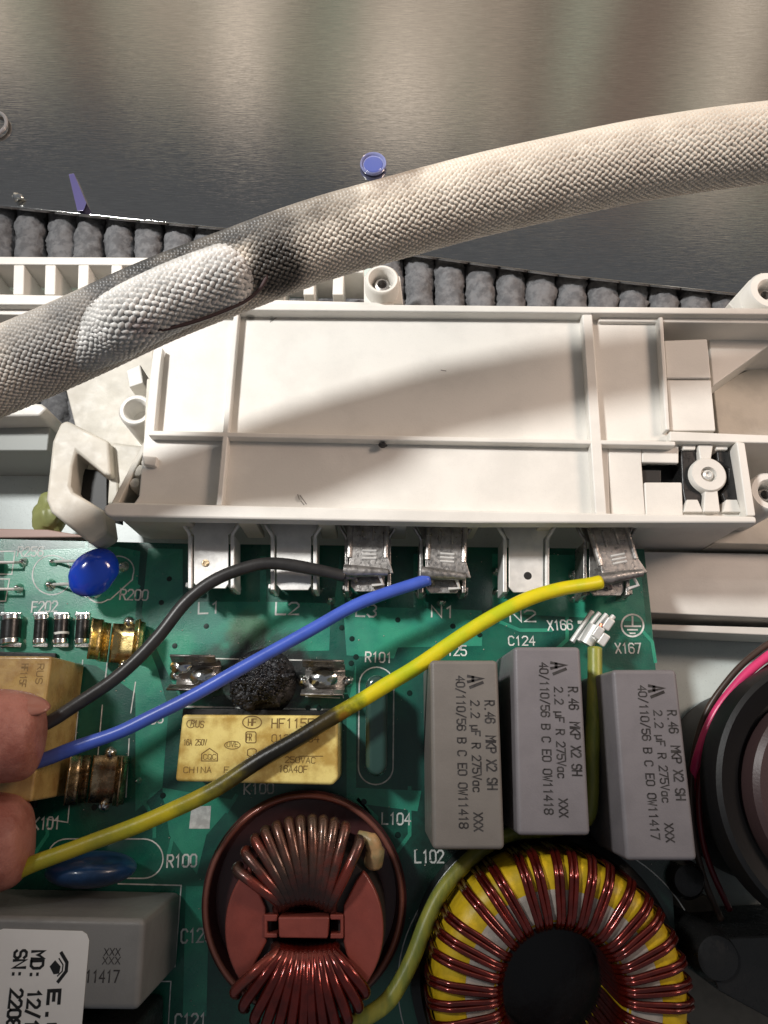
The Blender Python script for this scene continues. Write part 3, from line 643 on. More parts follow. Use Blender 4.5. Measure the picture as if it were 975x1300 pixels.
# large capacitor with sticker
bc = thing('large_film_capacitor', 'big grey block capacitor carrying the white sticker at bottom left', 'capacitor', W(100, 1230, 0)); bc.location.z = 0
MB().ppx([(-150, 1160), (184, 1167), (176, 1284), (-150, 1280)], .03, 2.2).build('case', grey_l, bc, bevel=.1, seg=3)
for s, p0, p1, h in (('XXX', (132, 1213), (152, 1213), 8), ('XXX', (130, 1224), (152, 1224), 8), ('11417', (108, 1247), (150, 1247), 13)):
    b = MB(); text(b, s, p0, p1, h, 2.204, .13); b.build('printed_line', capink, bc, smooth=180, recalc=False)
def rr(x0, y0, x1, y1, r, n=6): return arc(x1-r, y0+r, r, r, -90, 0, n)+arc(x1-r, y1-r, r, r, 0, 90, n)+arc(x0+r, y1-r, r, r, 90, 180, n)+arc(x0+r, y0+r, r, r, 180, 270, n)
st = thing('paper_sticker', 'glossy white sticker with black serial print on the block capacitor at bottom left', 'sticker', W(55, 1240, 2.2))
pts = [(-6, 1182), (3, 1180)]+[(104, 1182), (110, 1186), (113, 1194), (100, 1345), (90, 1352), (-20, 1352), (-30, 1340)]
MB().ppx([(4, 1179), (104, 1182), (110, 1186), (113, 1194), (100, 1345), (90, 1352), (-20, 1352), (-30, 1340), (-10, 1192), (-4, 1182)], 2.203, 2.213).build('paper', sticker, st)
zs = 2.216
b = MB(); text(b, 'E.G', (62, 1258), (57, 1318), 14, zs, .3); b.build('printed_line', stick_ink, st, smooth=180, recalc=False)
b = MB(); text(b, 'MD: 12/15', (41, 1208), (31, 1318), 15, zs, .22); b.build('printed_line', stick_ink, st, smooth=180, recalc=False)
b = MB(); text(b, 'SN: 2208.', (19, 1207), (7, 1318), 15, zs, .22); b.build('printed_line', stick_ink, st, smooth=180, recalc=False)
sheetz = MB().add([W(x, y, zs) for x, y in [(63, 1227), (70, 1219), (77, 1227), (75, 1236), (68, 1237)]], [(0, 1, 2, 3, 4)]); sheetz.build('printed_emblem', stick_ink, st, smooth=180)
for pts, wp in (([(78, 1210), (85, 1222), (84, 1233), (74, 1246)], 4.2), ([(75, 1217), (80, 1225), (79, 1233), (73, 1239)], 1.6)):
    b = MB(); b.ribbon([W(x, y, zs)[:2] for x, y in pts], wp*unit(80, 1225, zs), zs); b.build('printed_emblem', stick_ink, st, smooth=180, recalc=False)
# black capacitor under it
k = MB().ppx([(-60, 1296), (176, 1300), (170, 1480), (-60, 1480)], .03, 1.5); k.build('black_capacitor', blackpl, label='black block capacitor at the bottom edge below the big grey capacitor', cat='capacitor', bevel=.08)

# ------------------------------------------------------------------ relays
r1 = thing('power_relay', 'amber relay lying between the burnt fuse and the K100 lettering', 'relay', W(325, 950, 0), 'two amber power relays')
MB().ppx([(231, 907), (419, 908), (429, 914), (429, 989), (422, 997), (222, 992)], .04, 1.57).build('case', gold, r1, bevel=.06, seg=3)
MB().ppx([(232, 899), (427, 902), (429, 990), (224, 986)], .02, .2).build('base', blackpl, r1, bevel=.02)
def pr(s, p0, p1, h, z=1.574, wd=.12, par=r1, mm=relay_ink): b = MB(); text(b, s, p0, p1, h, z, wd); b.build('printed_line', mm, par, smooth=180, recalc=False)
def pl(pts, wp=1, closed=False, par=r1, z=1.574, nm='printed_mark', mm=relay_ink): b = MB(); b.ribbon([W(x, y, z)[:2] for x, y in pts], wp*unit(*pts[0], z), z, closed); b.build(nm, mm, par, smooth=180, recalc=False)
pr('HF115F', (345, 924), (398, 924), 11, wd=.13)
pl(arc(320, 917, 12, 8, 0, 345, 24), 1.3, True); pr('HF', (315, 921), (325, 921), 8, wd=.16)
pr('RUS', (242, 922), (258, 924), 8); pl(arc(242, 919, 5, 5, 30, 330, 12), 1)
pr('FR', (313, 940), (319, 940), 8); pl(rr(312, 929, 325, 943, 2, 2), 1.2, True)
pr('16A 250V', (233, 946), (262, 946), 7); pl([(256, 957), (266, 950), (276, 957), (276, 966), (256, 966)], 1.1, True); pr('CQC', (258, 964), (274, 964), 6)
pr('OVE', (288, 948), (302, 948), 6); pl(arc(295, 946, 10, 5, 0, 345, 18), .9, True)
pr('CHINA  F', (233, 981), (290, 981), 7); pr('012-1ZS4', (345, 942), (405, 942), 9, wd=.11); pr('250VAC', (362, 968), (400, 969), 7); pr('16A40F', (354, 980), (390, 981), 8); pl([(380, 960), (410, 960)], 1); pr('O', (314, 960), (325, 960), 9)
r2 = thing('power_relay', 'browned amber relay at the left edge, partly behind the fingertips', 'relay', W(50, 930, 0), 'two amber power relays')
MB().ppx([(-70, 832), (66, 833), (40, 1018), (-100, 1014)], .04, 1.57).build('case', gold_old, r2, bevel=.05, seg=3)
MB().ppx([(-50, 826), (71, 829), (44, 1026), (-90, 1022)], .02, .12).build('base', blackpl, r2, bevel=.02)
for k in range(2):
    b = MB(); text(b, 'RUS' if k == 0 else 'HF115F', (48-k*20, 843), (45-k*21, 868 if k == 0 else 872), 8, 1.574, .12); b.build('printed_line', relay_ink, r2, smooth=180, recalc=False)

# ------------------------------------------------------------------ fuse clips
def clip(px, py, wpx, lpx, mm, lab, rot=0, group='spring fuse clips'):
    t = thing('fuse_clip', lab, 'fuse clip', W(px, py, 0), group); z = .35
    u = unit(px, py, z); c = W(px, py, z); hw = wpx*u/2; hl = lpx*u/2; a = R(rot)
    def P(x, y, zz): return Vector((c.x+x*math.cos(a)-y*math.sin(a), c.y+x*math.sin(a)+y*math.cos(a), zz))
    prof = spline([Vector((x*hw, 0, zz)) for x, zz in ((-1.0, .72), (-.82, .60), (-.70, .52), (-.88, .34), (-.80, .14), (-.45, .05), (0, .04), (.45, .05), (.80, .14), (.88, .34), (.70, .52), (.82, .60), (1.0, .72))], 5)
    half = len(prof)//2
    for nm, pp in (('spring_leaf', prof[:half-7]), ('clip_base', prof[half-7:half+8]), ('spring_leaf', prof[half+7:])):
        b = MB()
        vs = [P(p.x, y, p.z) for p in pp for y in (-hl, -hl*.33, hl*.33, hl)]
        fs = [(4*i+j, 4*i+j+1, 4*i+j+5, 4*i+j+4) for i in range(len(pp)-1) for j in range(3)]
        o = b.add(vs, fs).build(nm, mm, t, smooth=60); sm = o.modifiers.new('thick', 'SOLIDIFY'); sm.thickness = .035; sm.offset = 0
    for sg in (-1, 1):
        f = P(0, sg*hl*1.12, 0); MB().lathe((f.x, f.y, 0), [(.12, .006), (.1, .05), (.04, .1), (0, .11)], 12).build('solder_spot', solder, t, smooth=60)
    return t
clip(153, 814, 60, 50, brassm, 'shiny brass fuse clip above the left relay, right of the four small diodes')
clip(128, 990, 66, 58, darkbrass, 'smoked brass fuse clip below the blue wire, right of the left relay')
clip(248, 856, 42, 56, dull_tin, 'sooty fuse clip on the left side of the charred fuse', 90)
clip(411, 862, 42, 52, dull_tin, 'sooty fuse clip on the right side of the charred fuse', 90)
for (x, y, s, p) in ((230, 846, .15, 248), (258, 860, .18, 248), (410, 862, .19, 411)):
    MB().ball(W(x, y, .22), (s*1.5, s, .12), 16, 8, fn=lambda q: .25*noise.noise(q*2.2)).build('solder_blob', solder, label={230: 'small bright solder lump at the left end of the left sooty fuse clip', 258: 'wide bright solder lump inside the left sooty fuse clip', 410: 'bright solder lump inside the right sooty fuse clip'}[x], cat='solder lump')
# charred fuse
c = W(330, 864, .42)
cf = thing('charred_fuse', 'burnt black crusty fuse between the two sooty clips above the amber relay', 'fuse', (c.x, c.y, 0))
MB().ball((c.x, c.y, .33), (.54, .44, .32), 96, 64, fn=lambda p: .42*noise.noise(p*1.9)+.24*noise.noise(p*5)+.16*noise.noise(p*11)+.1*noise.noise(p*22)).build('charred_body', char, cf, smooth=180)
b = MB()
crumbm = mat('glossy_char', (.022, .022, .025), .25, bump=.4)
for k in range(900):
    a, t = rnd.uniform(0, 6.283), rnd.uniform(0, 1.35); p = Vector((math.sin(t)*math.cos(a), math.sin(t)*math.sin(a), math.cos(t)))
    q = Vector((c.x, c.y, .33))+Vector((p.x*.54, p.y*.44, p.z*.32))*(1+.42*noise.noise(p*1.9)+.24*noise.noise(p*5)+.16*noise.noise(p*11)); r = rnd.uniform(.012, .042)
    b.ball(q, (r, r*rnd.uniform(.6, 1), r), 6, 4)
b.build('char_grains', crumbm, cf, smooth=180, kind='stuff')
MB().lathe((c.x, c.y, 0), [(.66, .012), (.6, .10), (.5, .16), (0, .2)], 40).build('charred_skirt', char, cf)

# ------------------------------------------------------------------ small components on the left
c = W(130, 727, 1.0)
d = thing('disc_capacitor', 'bright blue glossy disc component tilted above the R200 lettering', 'capacitor', W(150, 735, 0))
rot = Matrix.Rotation(R(-38), 3, 'Z') @ Matrix.Rotation(R(28), 3, 'X')
MB().ball(W(119, 727, .72), (.53, .42, .30), 32, 20, rot=Matrix.Rotation(R(50), 3, 'Z') @ Matrix.Rotation(R(15), 3, 'X'), fn=lambda p: .05*noise.noise(p*2)).build('body', bluecap, d, smooth=180)
for a_, b_ in (((108, 712, .6), (70, 713, .05)), ((106, 741, .6), (68, 742, .05)), ((146, 722, .55), (157, 719, .05)), ((136, 745, .5), (122, 758, .05))):
    MB().tube([W(*a_), W(*b_)], .032, 8).build('lead', tinned, d)
for k, (x, wd, side) in enumerate(((14, 24, 'leftmost, wide'), (52, 17, 'second from the left'), (78, 18, 'third, with a pale band'), (105, 17, 'rightmost, beside the brass clip'))):
    t = thing('surface_diode', 'black diode with silver ends, %s of the four' % side, 'diode', W(x, 797, 0), 'four small diodes above the left relay')
    u = unit(x, 797, .2); y0, y1 = W(x+1, 785, .14), W(x-1, 813, .14); r = wd*u/2
    MB().tube([y0, y1], r, 20, flat=1).build('glass_body', blackpl, t, bevel=.02)
    for (a_, b_) in ((W(x+1, 781, .14), W(x+1, 788, .14)), (W(x-1, 811, .14), W(x-1, 818, .14))):
        MB().tube([a_, b_], r*1.06, 20).build('end_cap', solder, t, bevel=.02)
    for yy in (780, 819):
        f = W(x, yy, .02); MB().box((f.x, f.y, .03), (r*2.3, .09, .05)).build('solder_pad', solder, t, bevel=.02)
    if k == 2: MB().tube([W(x, 803, .14), W(x, 806, .14)], r*1.03, 20).build('pale_band', silk, t)
# left edge resistors
for y, nm in ((714, 'upper'), (748, 'lower')):
    p0, p1 = W(-60, y, .25), W(-4, y, .25)
    t = thing('axial_resistor', 'lead of the %s resistor cut by the left edge beside the R256 lettering' % nm, 'resistor', W(-20, y, 0), 'two resistors at the left edge')
    MB().tube([p0, p1], .13, 14).build('body', mat('beige_resistor', (.4, .3, .2), .4), t, bevel=.03)
    MB().tube([p1, W(18, y, .25), W(28, y, .05)], .03, 8).build('lead', tinned, t)

# varistors seen edge-on
def disc_edge(px0, py0, px1, py1, wpx, z, mm, lab, nm='varistor'):
    a, b2 = W(px0, py0, z*.55), W(px1, py1, z*.55); c = (a+b2)/2; L = (b2-a).length/2; d = (b2-a).normalized()
    ang = math.atan2(d.y, d.x); t = thing(nm, lab, 'varistor', (c.x, c.y, 0)); u = unit(px0, py0, z)
    MB().ball((c.x, c.y, z*.55), (L, wpx*u/2, z*.5), 40, 24, rot=Matrix.Rotation(ang, 3, 'Z')).build('body', mm, t, smooth=180)
    for k in (-.4, .4): q = c+d*L*k; MB().tube([(q.x, q.y, .4), (q.x, q.y, -.2)], .04, 8).build('lead', tinned, t)
    return t
vt = thing('varistor', 'dark glossy disc varistor seen edge-on under the yellow wire, below R101', 'varistor', W(478, 920, 0))
MB().ppx(arc(478, 872, 14, 16, -180, 0, 12)+arc(478, 970, 14, 16, 0, 180, 12), .03, 1.05).build('body', greendark, vt, bevel=.12, seg=5)
for yy in (890, 955): q = W(478, yy, 0); MB().tube([(q.x, q.y, .4), (q.x, q.y, -.2)], .04, 8).build('lead', tinned, vt)
disc_edge(60, 1105, 172, 1102, 44, 1.35, bluedark, 'dull blue disc varistor left of the R100 lettering under the yellow wire')

# ------------------------------------------------------------------ round choke
cz = W(390, 1134, 0)
ch = thing('common_mode_choke', 'round red choke with two copper windings and a centre bridge, below the amber relay', 'choke', (cz.x, cz.y, 0))
MB().lathe((cz.x, cz.y, 0), [(1.78, .02), (1.80, .55), (1.76, .60), (1.66, .60), (1.62, .2), (0, .2)], 72).build('cup', maroon, ch, smooth=40)
rim = MB(); rim.tube([(cz.x+1.71*math.cos(R(a)), cz.y+1.71*math.sin(R(a)), .61) for a in range(0, 361, 5)], .05, 8, cap=False); rim.build('cup_rim', mat('copper_rim', (.30, .11, .08), .3, .3, coat=.3), ch, smooth=180)
zt = 1.62
cc = W(386, 1178, zt); tx, ty = 386, 1178
MB().lathe((cc.x, cc.y, 0), [(.45, .25), (.45, 1.35), (.55, 1.5), (1.22, 1.5), (1.32, 1.35), (1.32, .25)], 60, close=True).build('core', mat('dark_ferrite', (.03, .022, .02), .5), ch, smooth=40)
segL = arc(386, 1180, 101, 112, 128, 228, 18)+[(320, 1112), (337, 1152), (338, 1196), (322, 1228)]
segR = arc(386, 1180, 101, 112, -42, 50, 18)+[(444, 1232), (436, 1196), (436, 1150), (452, 1118)]
MB().ppx(segL, .3, zt).build('former_plate', redpl, ch, bevel=.04)
MB().ppx(segR, .3, zt).build('former_plate', redpl, ch, bevel=.04)
MB().ppx([(353, 1164), (418, 1164), (416, 1192), (354, 1191)], .4, zt+.12).build('bridge', redpl, ch, bevel=.03)
for x0, x1 in ((335, 352), (419, 436)):
    MB().ppx([(x0, 1161), (x1, 1161), (x1, 1170), (x0+4, 1170), (x0+4, 1185), (x1, 1185), (x1, 1191), (x0, 1191)] if x0 < 386 else [(x1, 1161), (x0, 1161), (x0, 1168), (x1-4, 1168), (x1-4, 1185), (x0, 1185), (x0, 1192), (x1, 1192)], .4, zt+.04).build('bridge_end', redpl, ch, bevel=.02)
outs = [(303, 1100), (313, 1080), (325, 1064), (338, 1054), (352, 1048), (367, 1043), (382, 1041), (396, 1040), (410, 1041), (424, 1044), (438, 1049), (455, 1066)]
for i, (ox, oy) in enumerate(outs):
    f = i/(len(outs)-1); ix, iy = 352+f*70, 1150-10*math.sin(f*3.14)
    j = rnd.uniform(-2, 2)
    pts = [(ix+(386-ix)*.1, iy+9, .9), (ix, iy+3, 1.55), (ix, iy-6, 1.78), ((ix+ox)/2+j, (iy+oy)/2, 1.92), (ox+j*.5, oy+6, 1.82), (ox, oy, 1.6), (ox, oy+4, .9), (ox, oy+10, .35)]
    MB().tube(WS(pts, 6), .087, 12).build('copper_turn', copper_d, ch, smooth=180)
outs = [(300, 1262), (311, 1280), (324, 1295), (338, 1306), (353, 1313), (368, 1317), (383, 1319), (398, 1318), (412, 1315), (427, 1308), (441, 1296), (454, 1280), (462, 1262)]
for i, (ox, oy) in enumerate(outs):
    f = i/(len(outs)-1); ix, iy = 350+f*76, 1204+5*math.sin(f*3.14); j = rnd.uniform(-2, 2)
    pts = [(ix, iy-6, .9), (ix, iy-2, 1.5), (ix, iy+6, 1.74), ((ix+ox)/2+j, (iy+oy)/2, 1.90), (ox+j*.5, oy-6, 1.80), (ox, oy, 1.6), (ox, oy-4, .9), (ox, oy-8, .35)]
    MB().tube(WS(pts, 6), .087, 12).build('copper_turn', copper_d if i in (0,) else copper, ch, smooth=180)
MB().tube(WS([(455, 1062, 1.55), (470, 1066, 1.6), (476, 1080, 1.55), (474, 1096, 1.4)], 6), [.10]*6+[.13]*6+[.16]*7, 12).build('wire_end', mat('tan_sleeve', (.50, .30, .14), .4, col2=(.28, .24, .12), vscale=3), ch, smooth=180)

# ------------------------------------------------------------------ big toroid coil
cx, cy = 716, 1268
zt = 1.75; cc = W(cx, cy, zt)
to = thing('toroid_coil', 'large yellow and white toroid coil wound with dark red copper at bottom right', 'coil', (cc.x, cc.y, 0))
ro = 166*unit(cx, cy, zt); ri = 82*unit(cx, cy, zt)
MB().lathe((cc.x, cc.y, 0), [(ri, .25), (ri-.03, zt-.3), (ri+.04, zt-.1), (ri+.2, zt-.03), (ro-.32, zt-.02), (ro-.12, zt-.10), (ro-.02, zt-.28), (ro, .3)], 96, close=True).build('core', yellowp, to, smooth=50)
MB().lathe((cc.x, cc.y, 0), [(ri+.02, zt-.11), (ri+.18, zt-.018), (ri+.5, zt+.0), (ro-.36, zt-.008)], 96).f
wb = MB(); wb.lathe((cc.x, cc.y, 0), [(ri+.015, zt-.12), (ri+.18, zt-.022), (ri+.5, zt-.008), (ro-.58, zt-.008), (ro-.50, zt-.012)], 96)
wb.f = [f for f in wb.f if len(f) == 4]; wb.uv = wb.uv[:len(wb.f)]; wb.build('white_paint', whitep, to, smooth=50)
MB().lathe((cc.x, cc.y, 0), [(ro+.32, .02), (ro+.30, .5), (ro+.15, .58), (ro-.2, .3), (ri-.2, .28), (0, .26)], 96).build('glue_shade_disc', mat('glue_shade_black', (.008, .008, .008), .28, bump=.5, bscale=3), to, smooth=50)  # added black disc: stands in for dark glue and the capacitors' shadow
NT = 38; wr = .043
for k in range(NT):
    a0 = 2*math.pi*(k+.5)/NT+rnd.uniform(-.018, .018); b = MB()
    lean = rnd.uniform(-.03, .03)
    for sg in (-1, 1):
        pts = []
        for r, z, dl in ((ri-wr-.02, .45, 0), (ri-wr-.02, zt-.35, 0), (ri-.02, zt-.12, .1), (ri+.14, zt+.035, .2), ((ri+ro)/2, zt+wr+.01, .5), (ro-.25, zt+.035, .8), (ro-.03, zt-.12, .95), (ro+wr+.01, zt-.35, 1), (ro+wr+.02, .45, 1)):
            a = a0+lean*dl+sg*wr*(.98)/max(r, .9)*(.75 if r < 1.2 else 1)
            pts.append(Vector((cc.x+r*math.cos(a), cc.y+r*math.sin(a), z)))
        b.tube(spline(pts, 5), wr, 9)
    b.build('copper_turn', copper, to, smooth=180)

# ------------------------------------------------------------------ fan motor and its wires at the right
fc = W(1085, 1010, 1.9)
fan = thing('fan_motor', 'large round black fan housing cut by the right edge', 'fan', (fc.x, fc.y, -1.6))
u = unit(1000, 1010, 1.9); r0 = 176*u
MB().lathe((fc.x, fc.y, 0), [(r0*.82, -1.6), (r0*.82, 1.2), (r0, 1.3), (r0*1.0, 1.7), (r0*.985, 1.86), (r0*.95, 1.9), (r0*.90, 1.82), (r0*.80, 1.72), (r0*.79, 1.5), (r0*.40, 1.5)], 96).build('housing', mat('fan_black_plastic', (.006, .006, .0065), .45, bump=.1), fan, smooth=35)
MB().lathe((fc.x, fc.y, 0), [(r0*.75, 1.5), (r0*.74, 1.95), (r0*.70, 2.02), (r0*.3, 2.05), (0, 2.05)], 96).build('hub', mat('fan_dark_plastic', (.060, .035, .035), .4, bump=.15), fan, smooth=35)
c2 = W(925, 1225, 1.2)
MB().lathe((c2.x, c2.y, 0), [(.42, -1.6), (.42, .6), (.34, .8), (.15, .86), (0, .87)], 40).build('mounting_ear', blackpl, fan, smooth=35)
arm = MB().ppx([(900, 1225), (925, 1190), (1100, 1180), (1100, 1330), (980, 1295), (912, 1258)], -1.6, .7); arm.build('fan_arm', blackpl, fan, bevel=.05)
c2 = W(874, 1118, .2)
gb = MB().lathe((c2.x, c2.y, 0), [(.34, -1.7), (.34, .1), (.26, .22), (.1, .26), (0, .26)], 40)
gb.build('rubber_foot', blackpl, label='black rounded rubber foot between the right capacitor and the fan', cat='rubber foot', smooth=35)
MB().ppx([(858, 1130), (905, 1140), (930, 1180), (1100, 1330), (1100, 1480), (870, 1480)], -1.75, -1.2).build('tray_shade_slab', mat('khaki_tray_shade', (.22, .19, .15), .5, var=.2), kind='structure', bevel=.05)  # added slab: its khaki colour stands in for shade on the tray
wire('pink_wire', [(1080, 800, 1.3), (1000, 822, 1.2), (960, 846, 1.1), (925, 880, 1.0), (900, 918, .9), (886, 955, .8), (878, 990, .3), (872, 1030, -.3), (868, 1070, -.8)], .085, wpink, 'bright pink wire curving round the black fan housing')
wire('brown_wire', [(1080, 785, 1.1), (1000, 808, 1.0), (955, 834, .9), (918, 870, .8), (893, 910, .7), (880, 955, .6), (876, 1010, .3), (880, 1060, 0), (893, 1115, -.1), (915, 1168, -.2)], .06, mat('brown_wire', (.07, .045, .035), .35), 'thin dark brown wire on the outside of the pink wire around the fan')
wire('dark_red_wire', [(1080, 822, 1.2), (1000, 838, 1.1), (962, 858, 1.0), (930, 890, .9), (906, 926, .8), (892, 966, .7), (886, 1012, .4), (890, 1060, .1), (903, 1105, 0), (926, 1155, -.1)], .055, mat('dark_red_insulation', (.12, .008, .015), .3), 'thin dark red wire between the pink wire and the black fan housing')

# ------------------------------------------------------------------ braided sleeve
def braid_mesh(b, path, r, along=.105, around=40, squash=None, rfun=None, zmin=None):
    path = resample(path, along/2); T, N, B = frames(path); n = len(path)
    step = 2*math.pi/around
    for i in range(0, n):
        par = i % 2; rr = r*(rfun(i/(n-1)) if rfun else 1)
        for k in range(around):
            a = (k+par*.5)*step; d = N[i]*math.cos(a)+B[i]*math.sin(a); tdir = (B[i]*math.cos(a)-N[i]*math.sin(a))
            if d.z < -.55: continue
            sgn = 1 if (k % 2 == 0) else -1
            ax = (T[i]*math.cos(R(33))+tdir*math.sin(R(33))*sgn).normalized(); cr_ = d.cross(ax).normalized()
            w_ = r*step*.50*rnd.uniform(.85, 1.12); l_ = along*.62*rnd.uniform(.9, 1.12)
            c = path[i]+d*rr+tdir*rnd.uniform(-.010, .010)
            vs = []
            m_ = 7
            for q, (s_, h_) in enumerate(((-1, 0), (-.55, .8), (.55, .8), (1, 0))):
                pass
            # low dome: ring of 8 and a crown of 4
            ring = [c+ax*l_*math.cos(t)+cr_*w_*math.sin(t)-d*.012 for t in [2*math.pi*j/8 for j in range(8)]]
            crown = [c+(ax*l_*math.cos(t)+cr_*w_*math.sin(t))*.52+d*.034 for t in [2*math.pi*j/4 for j in range(4)]]
            o = len(b.v); b.v += ring+crown
            fs = [(8, 9, 10, 11)]
            for j in range(4):
                a1, a2, a3 = 2*j, 2*j+1, (2*j+2) % 8; c1, c2_ = 8+j, 8+(j+1) % 4
                fs += [(a1, a2, c1), (a2, c2_, c1), (a2, a3, c2_)]
            for f in fs: b.f.append(tuple(o+x for x in f)); b.uv.append([(0, 0)]*len(f))
soot_and_slit_shade = [(90, 430, 5.3, 2.0, .38, (.32, .31, .30)), (235, 326, 5.1, .42, .97, (.02, .02, .02)), (285, 308, 5.1, .4, .97, (.02, .02, .02)), (180, 348, 5.1, .45, .95, (.025, .025, .025)), (135, 368, 5.1, .42, .9, (.03, .03, .03)), (345, 300, 5.4, 0.55, .85, (.09, .085, .08)), (352, 345, 5.4, 0.55, .92, (.03, .027, .025)), (380, 285, 5.4, 0.61, .7, (.10, .09, .08)), (430, 270, 5.4, 0.58, .6, (.13, .11, .09)), (500, 245, 5.4, 0.58, .7, (.16, .11, .08)), (545, 236, 5.4, 0.43, .5, (.2, .15, .1)),  # soot blotches, plus the slit's shadow painted along the torn upper edge
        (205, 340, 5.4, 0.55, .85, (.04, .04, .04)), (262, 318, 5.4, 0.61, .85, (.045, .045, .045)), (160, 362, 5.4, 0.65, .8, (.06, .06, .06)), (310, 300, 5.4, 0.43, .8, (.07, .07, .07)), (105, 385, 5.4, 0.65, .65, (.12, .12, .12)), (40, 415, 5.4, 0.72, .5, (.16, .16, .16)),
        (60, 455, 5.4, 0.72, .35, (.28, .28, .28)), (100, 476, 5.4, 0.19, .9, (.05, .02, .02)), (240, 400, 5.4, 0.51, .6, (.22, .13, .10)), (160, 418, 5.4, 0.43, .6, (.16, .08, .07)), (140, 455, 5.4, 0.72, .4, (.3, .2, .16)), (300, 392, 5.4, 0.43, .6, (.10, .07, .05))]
braidm = mat('cream_glass_braid', (.68, .61, .52), .38, col2=(.58, .51, .43), vscale=1.4, stains=soot_and_slit_shade, spec=.35)
braidu = mat('braid_underlay', (.22, .18, .14), .8, stains=soot_and_slit_shade)
innerm = mat('grey_white_braid', (.62, .60, .57), .4, col2=(.42, .41, .39), vscale=2.2, stains=[(325, 335, 5.4, .22, .6, (.1, .1, .1)), (262, 322, 5.4, .3, .5, (.13, .13, .13)), (265, 412, 5.5, .3, .7, (.10, .05, .06)), (180, 425, 5.5, .3, .6, (.12, .06, .07)), (230, 330, 4.8, .2, .3, (.2, .2, .2)), (160, 385, 4.7, .25, .5, (.15, .15, .15))])
HZ = 4.80
hp_ = [(x, y, 4.6+1.15*max(0, x)/975) for x, y in ((-130, 522), (0, 472), (100, 429), (200, 383), (300, 344), (400, 307), (500, 278), (600, 251), (700, 228), (800, 207), (900, 191), (975, 182), (1100, 168))]
path = WS(hp_, 12); hr = .612
root = thing('braided_sleeve', 'cream braided insulating sleeve with sooty stains and painted slit shade stretched across the upper photo', 'cable sleeve', path[len(path)//2].copy())
hf = lambda t: 1-.105*max(0, t-.08)
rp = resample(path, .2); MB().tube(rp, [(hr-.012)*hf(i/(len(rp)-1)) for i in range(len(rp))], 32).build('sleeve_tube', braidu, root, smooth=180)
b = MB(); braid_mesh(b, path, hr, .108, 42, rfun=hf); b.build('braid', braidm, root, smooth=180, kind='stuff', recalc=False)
# flattened selvedge along the upper edge
T, N, B = frames(path)
up = [path[i]+Vector((-T[i].y, T[i].x, 0)).normalized()*(hr*.985)+Vector((0, 0, .12)) for i in range(len(path)) if i < len(path)*.58]
MB().tube(up, .035, 8).build('selvedge', mat('grey_selvedge', (.30, .29, .28), .6, var=.4, vscale=2), root, smooth=180)
# folded inner sleeve end lying in the slit
ip = WS([(100, 447, HZ-.02), (140, 420, HZ+.16), (175, 399, HZ+.38), (230, 373, HZ+.44), (280, 354, HZ+.44), (330, 337, HZ+.42)], 12)
ir = .455
fn = lambda t: (max(.02, math.sin(min(1, max(0, (1-t))/.16)*math.pi/2)))*(1 if t > .2 else .72+.28*t/.2)
root2 = thing('inner_sleeve', 'whiter braided sleeve end bulging out of the slit in the cream sleeve', 'cable sleeve', ip[len(ip)//2].copy())
ipr = resample(ip, .065); nn = len(ipr)
MB().tube(ipr, [(ir-.012)*fn(i/(nn-1)) for i in range(nn)], 28).build('sleeve_tube', mat('inner_underlay', (.28, .27, .26), .8), root2, smooth=180)
b = MB(); braid_mesh(b, ip, ir, .13, 28, rfun=fn); b.build('braid', innerm, root2, smooth=180, kind='stuff', recalc=False)
# slit lips
MB().tube(WS([(140, 424, HZ+.42), (165, 424, HZ+.50), (205, 419, HZ+.46), (260, 404, HZ+.42), (315, 380, HZ+.38), (338, 352, HZ+.50), (334, 325, HZ+.55)], 8), .028, 8).build('slit_lip', mat('scorched_lip', (.06, .035, .035), .7), root, smooth=180)
MB().tube(WS([(120, 392, HZ+.50), (170, 366, HZ+.58), (230, 335, HZ+.58), (290, 308, HZ+.56), (326, 300, HZ+.55)], 8), .05, 8).build('slit_lip', mat('sooty_lip', (.03, .03, .03), .8), root, smooth=180)

# ------------------------------------------------------------------ debris on the metal sheet
def discshard():
    zq = -.86; c = W(474, 210, zq); u = unit(474, 210, zq)
    t = thing('plastic_disc', 'small round blue plastic disc lying on the metal above the sleeve', 'plastic disc', (c.x, c.y, zq))
    MB().lathe((c.x, c.y, 0), [(16*u, zq), (17*u, zq+.06), (16*u, zq+.11), (14.5*u, zq+.09), (14*u, zq+.03), (0, zq+.03)], 36).build('rim', mat('pale_blue_film', (.26, .28, .50), .15, coat=.6), t, smooth=50)
    MB().lathe((c.x, c.y, 0), [(12*u, zq+.034), (11*u, zq+.05), (0, zq+.055)], 24).build('face', mat('blue_face', (.10, .13, .38), .2, coat=.5, bump=.6, bscale=5), t)
discshard()
MB().quad_taper([(87, 221), (94, 220), (110, 258), (106, 268), (98, 268)], -.72, [(87, 221), (94, 220), (110, 258), (106, 268), (98, 268)], -.88).build('plastic_shard', mat('violet_film', (.10, .09, .22), .2, coat=.5), label='narrow dark blue plastic shard at the metal sheet edge, left side', cat='plastic shard', bevel=.02)
MB().ball(W(22, 250, -.8), (.14, .09, .09), 12, 8, fn=lambda p: .5*noise.noise(p*2.5)).build('metal_crumb', solder, label='tiny bright metal crumb on the sheet near the left edge', cat='crumb')
MB().tube(WS([(-12, 140, -.8), (4, 146, -.8), (8, 158, -.8), (0, 168, -.8), (-12, 172, -.8)], 6), .05, 8).build('plastic_ring', mat('clear_ring', (.35, .33, .33), .2, coat=.5), label='clear plastic ring fragment cut by the left edge on the metal', cat='plastic ring', smooth=180)

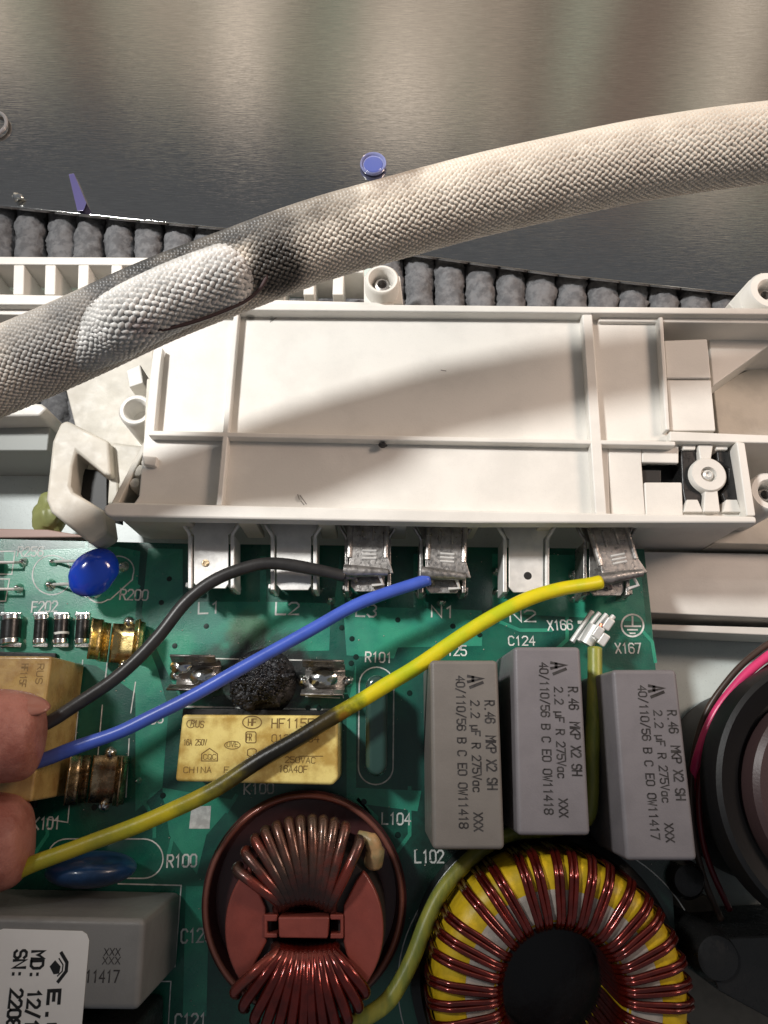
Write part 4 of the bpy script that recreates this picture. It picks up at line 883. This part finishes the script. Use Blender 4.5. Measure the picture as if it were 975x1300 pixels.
# ------------------------------------------------------------------ hand
def hand():
    J = []; E = []; RR = []
    def j(p, r): J.append(p); RR.append(r); return len(J)-1
    palm = j(W(-560, 1120, 3.4), (1.7, 1.2)); k0 = j(W(-430, 1040, 3.8), (1.5, 1.1)); E.append((palm, k0))
    wrist = j(W(-760, 1180, 3.2), (1.9, 1.5)); E.append((wrist, palm))
    def chain(start, pts):
        p = start
        for q, r in pts: n = j(q, (r, r)); E.append((p, n)); p = n
    chain(k0, [(W(-330, 960, 3.9), .95), (W(-220, 930, 3.3), .80), (W(-120, 932, 2.7), .86), (W(-40, 934, 2.25), .84), (W(24, 935, 2.1), .80), (W(60, 934, 2.0), .68)])      # index
    chain(palm, [(W(-400, 1160, 2.9), 1.0), (W(-270, 1130, 2.4), .92), (W(-150, 1095, 2.05), .92), (W(-75, 1080, 1.75), .92), (W(4, 1068, 1.6), .86), (W(46, 1064, 1.5), .68)])        # thumb
    chain(k0, [(W(-420, 900, 4.2), .9), (W(-360, 780, 4.0), .78), (W(-300, 760, 2.9), .68), (W(-290, 800, 2.1), .6)])
    chain(k0, [(W(-500, 880, 4.3), .85), (W(-470, 760, 3.9), .72), (W(-420, 740, 2.8), .62), (W(-400, 780, 2.2), .55)])
    me = bpy.data.meshes.new('hand'); me.from_pydata(J, E, [])
    root = thing('person', 'fingertips of a hand pinching the wires at the left edge', 'person', W(-560, 1120, 0))
    o = bpy.data.objects.new('hand', me); COL.objects.link(o)
    o.parent = root; 
    for v in me.vertices: v.co -= root.location
    sk = o.modifiers.new('skin', 'SKIN'); sk.use_smooth_shade = True
    for i, sv in enumerate(me.skin_vertices[0].data): sv.radius = RR[i]; sv.use_root = (i == 0)
    ss = o.modifiers.new('subdivision', 'SUBSURF'); ss.levels = 3; ss.render_levels = 3
    tx_ = bpy.data.textures.new('skin_folds', 'CLOUDS'); tx_.noise_scale = .5
    dp = o.modifiers.new('folds', 'DISPLACE'); dp.texture = tx_; dp.strength = .05
    o.data.materials.append(skin)
    # nail on the upper fingertip
    cN = W(14, 893, 2.42)
    MB().ball(cN, (.66, .26, .10), 24, 12, rot=Matrix.Rotation(R(-6), 3, 'Z') @ Matrix.Rotation(R(-42), 3, 'X')).build('fingernail', nailm, root, smooth=180)
hand()
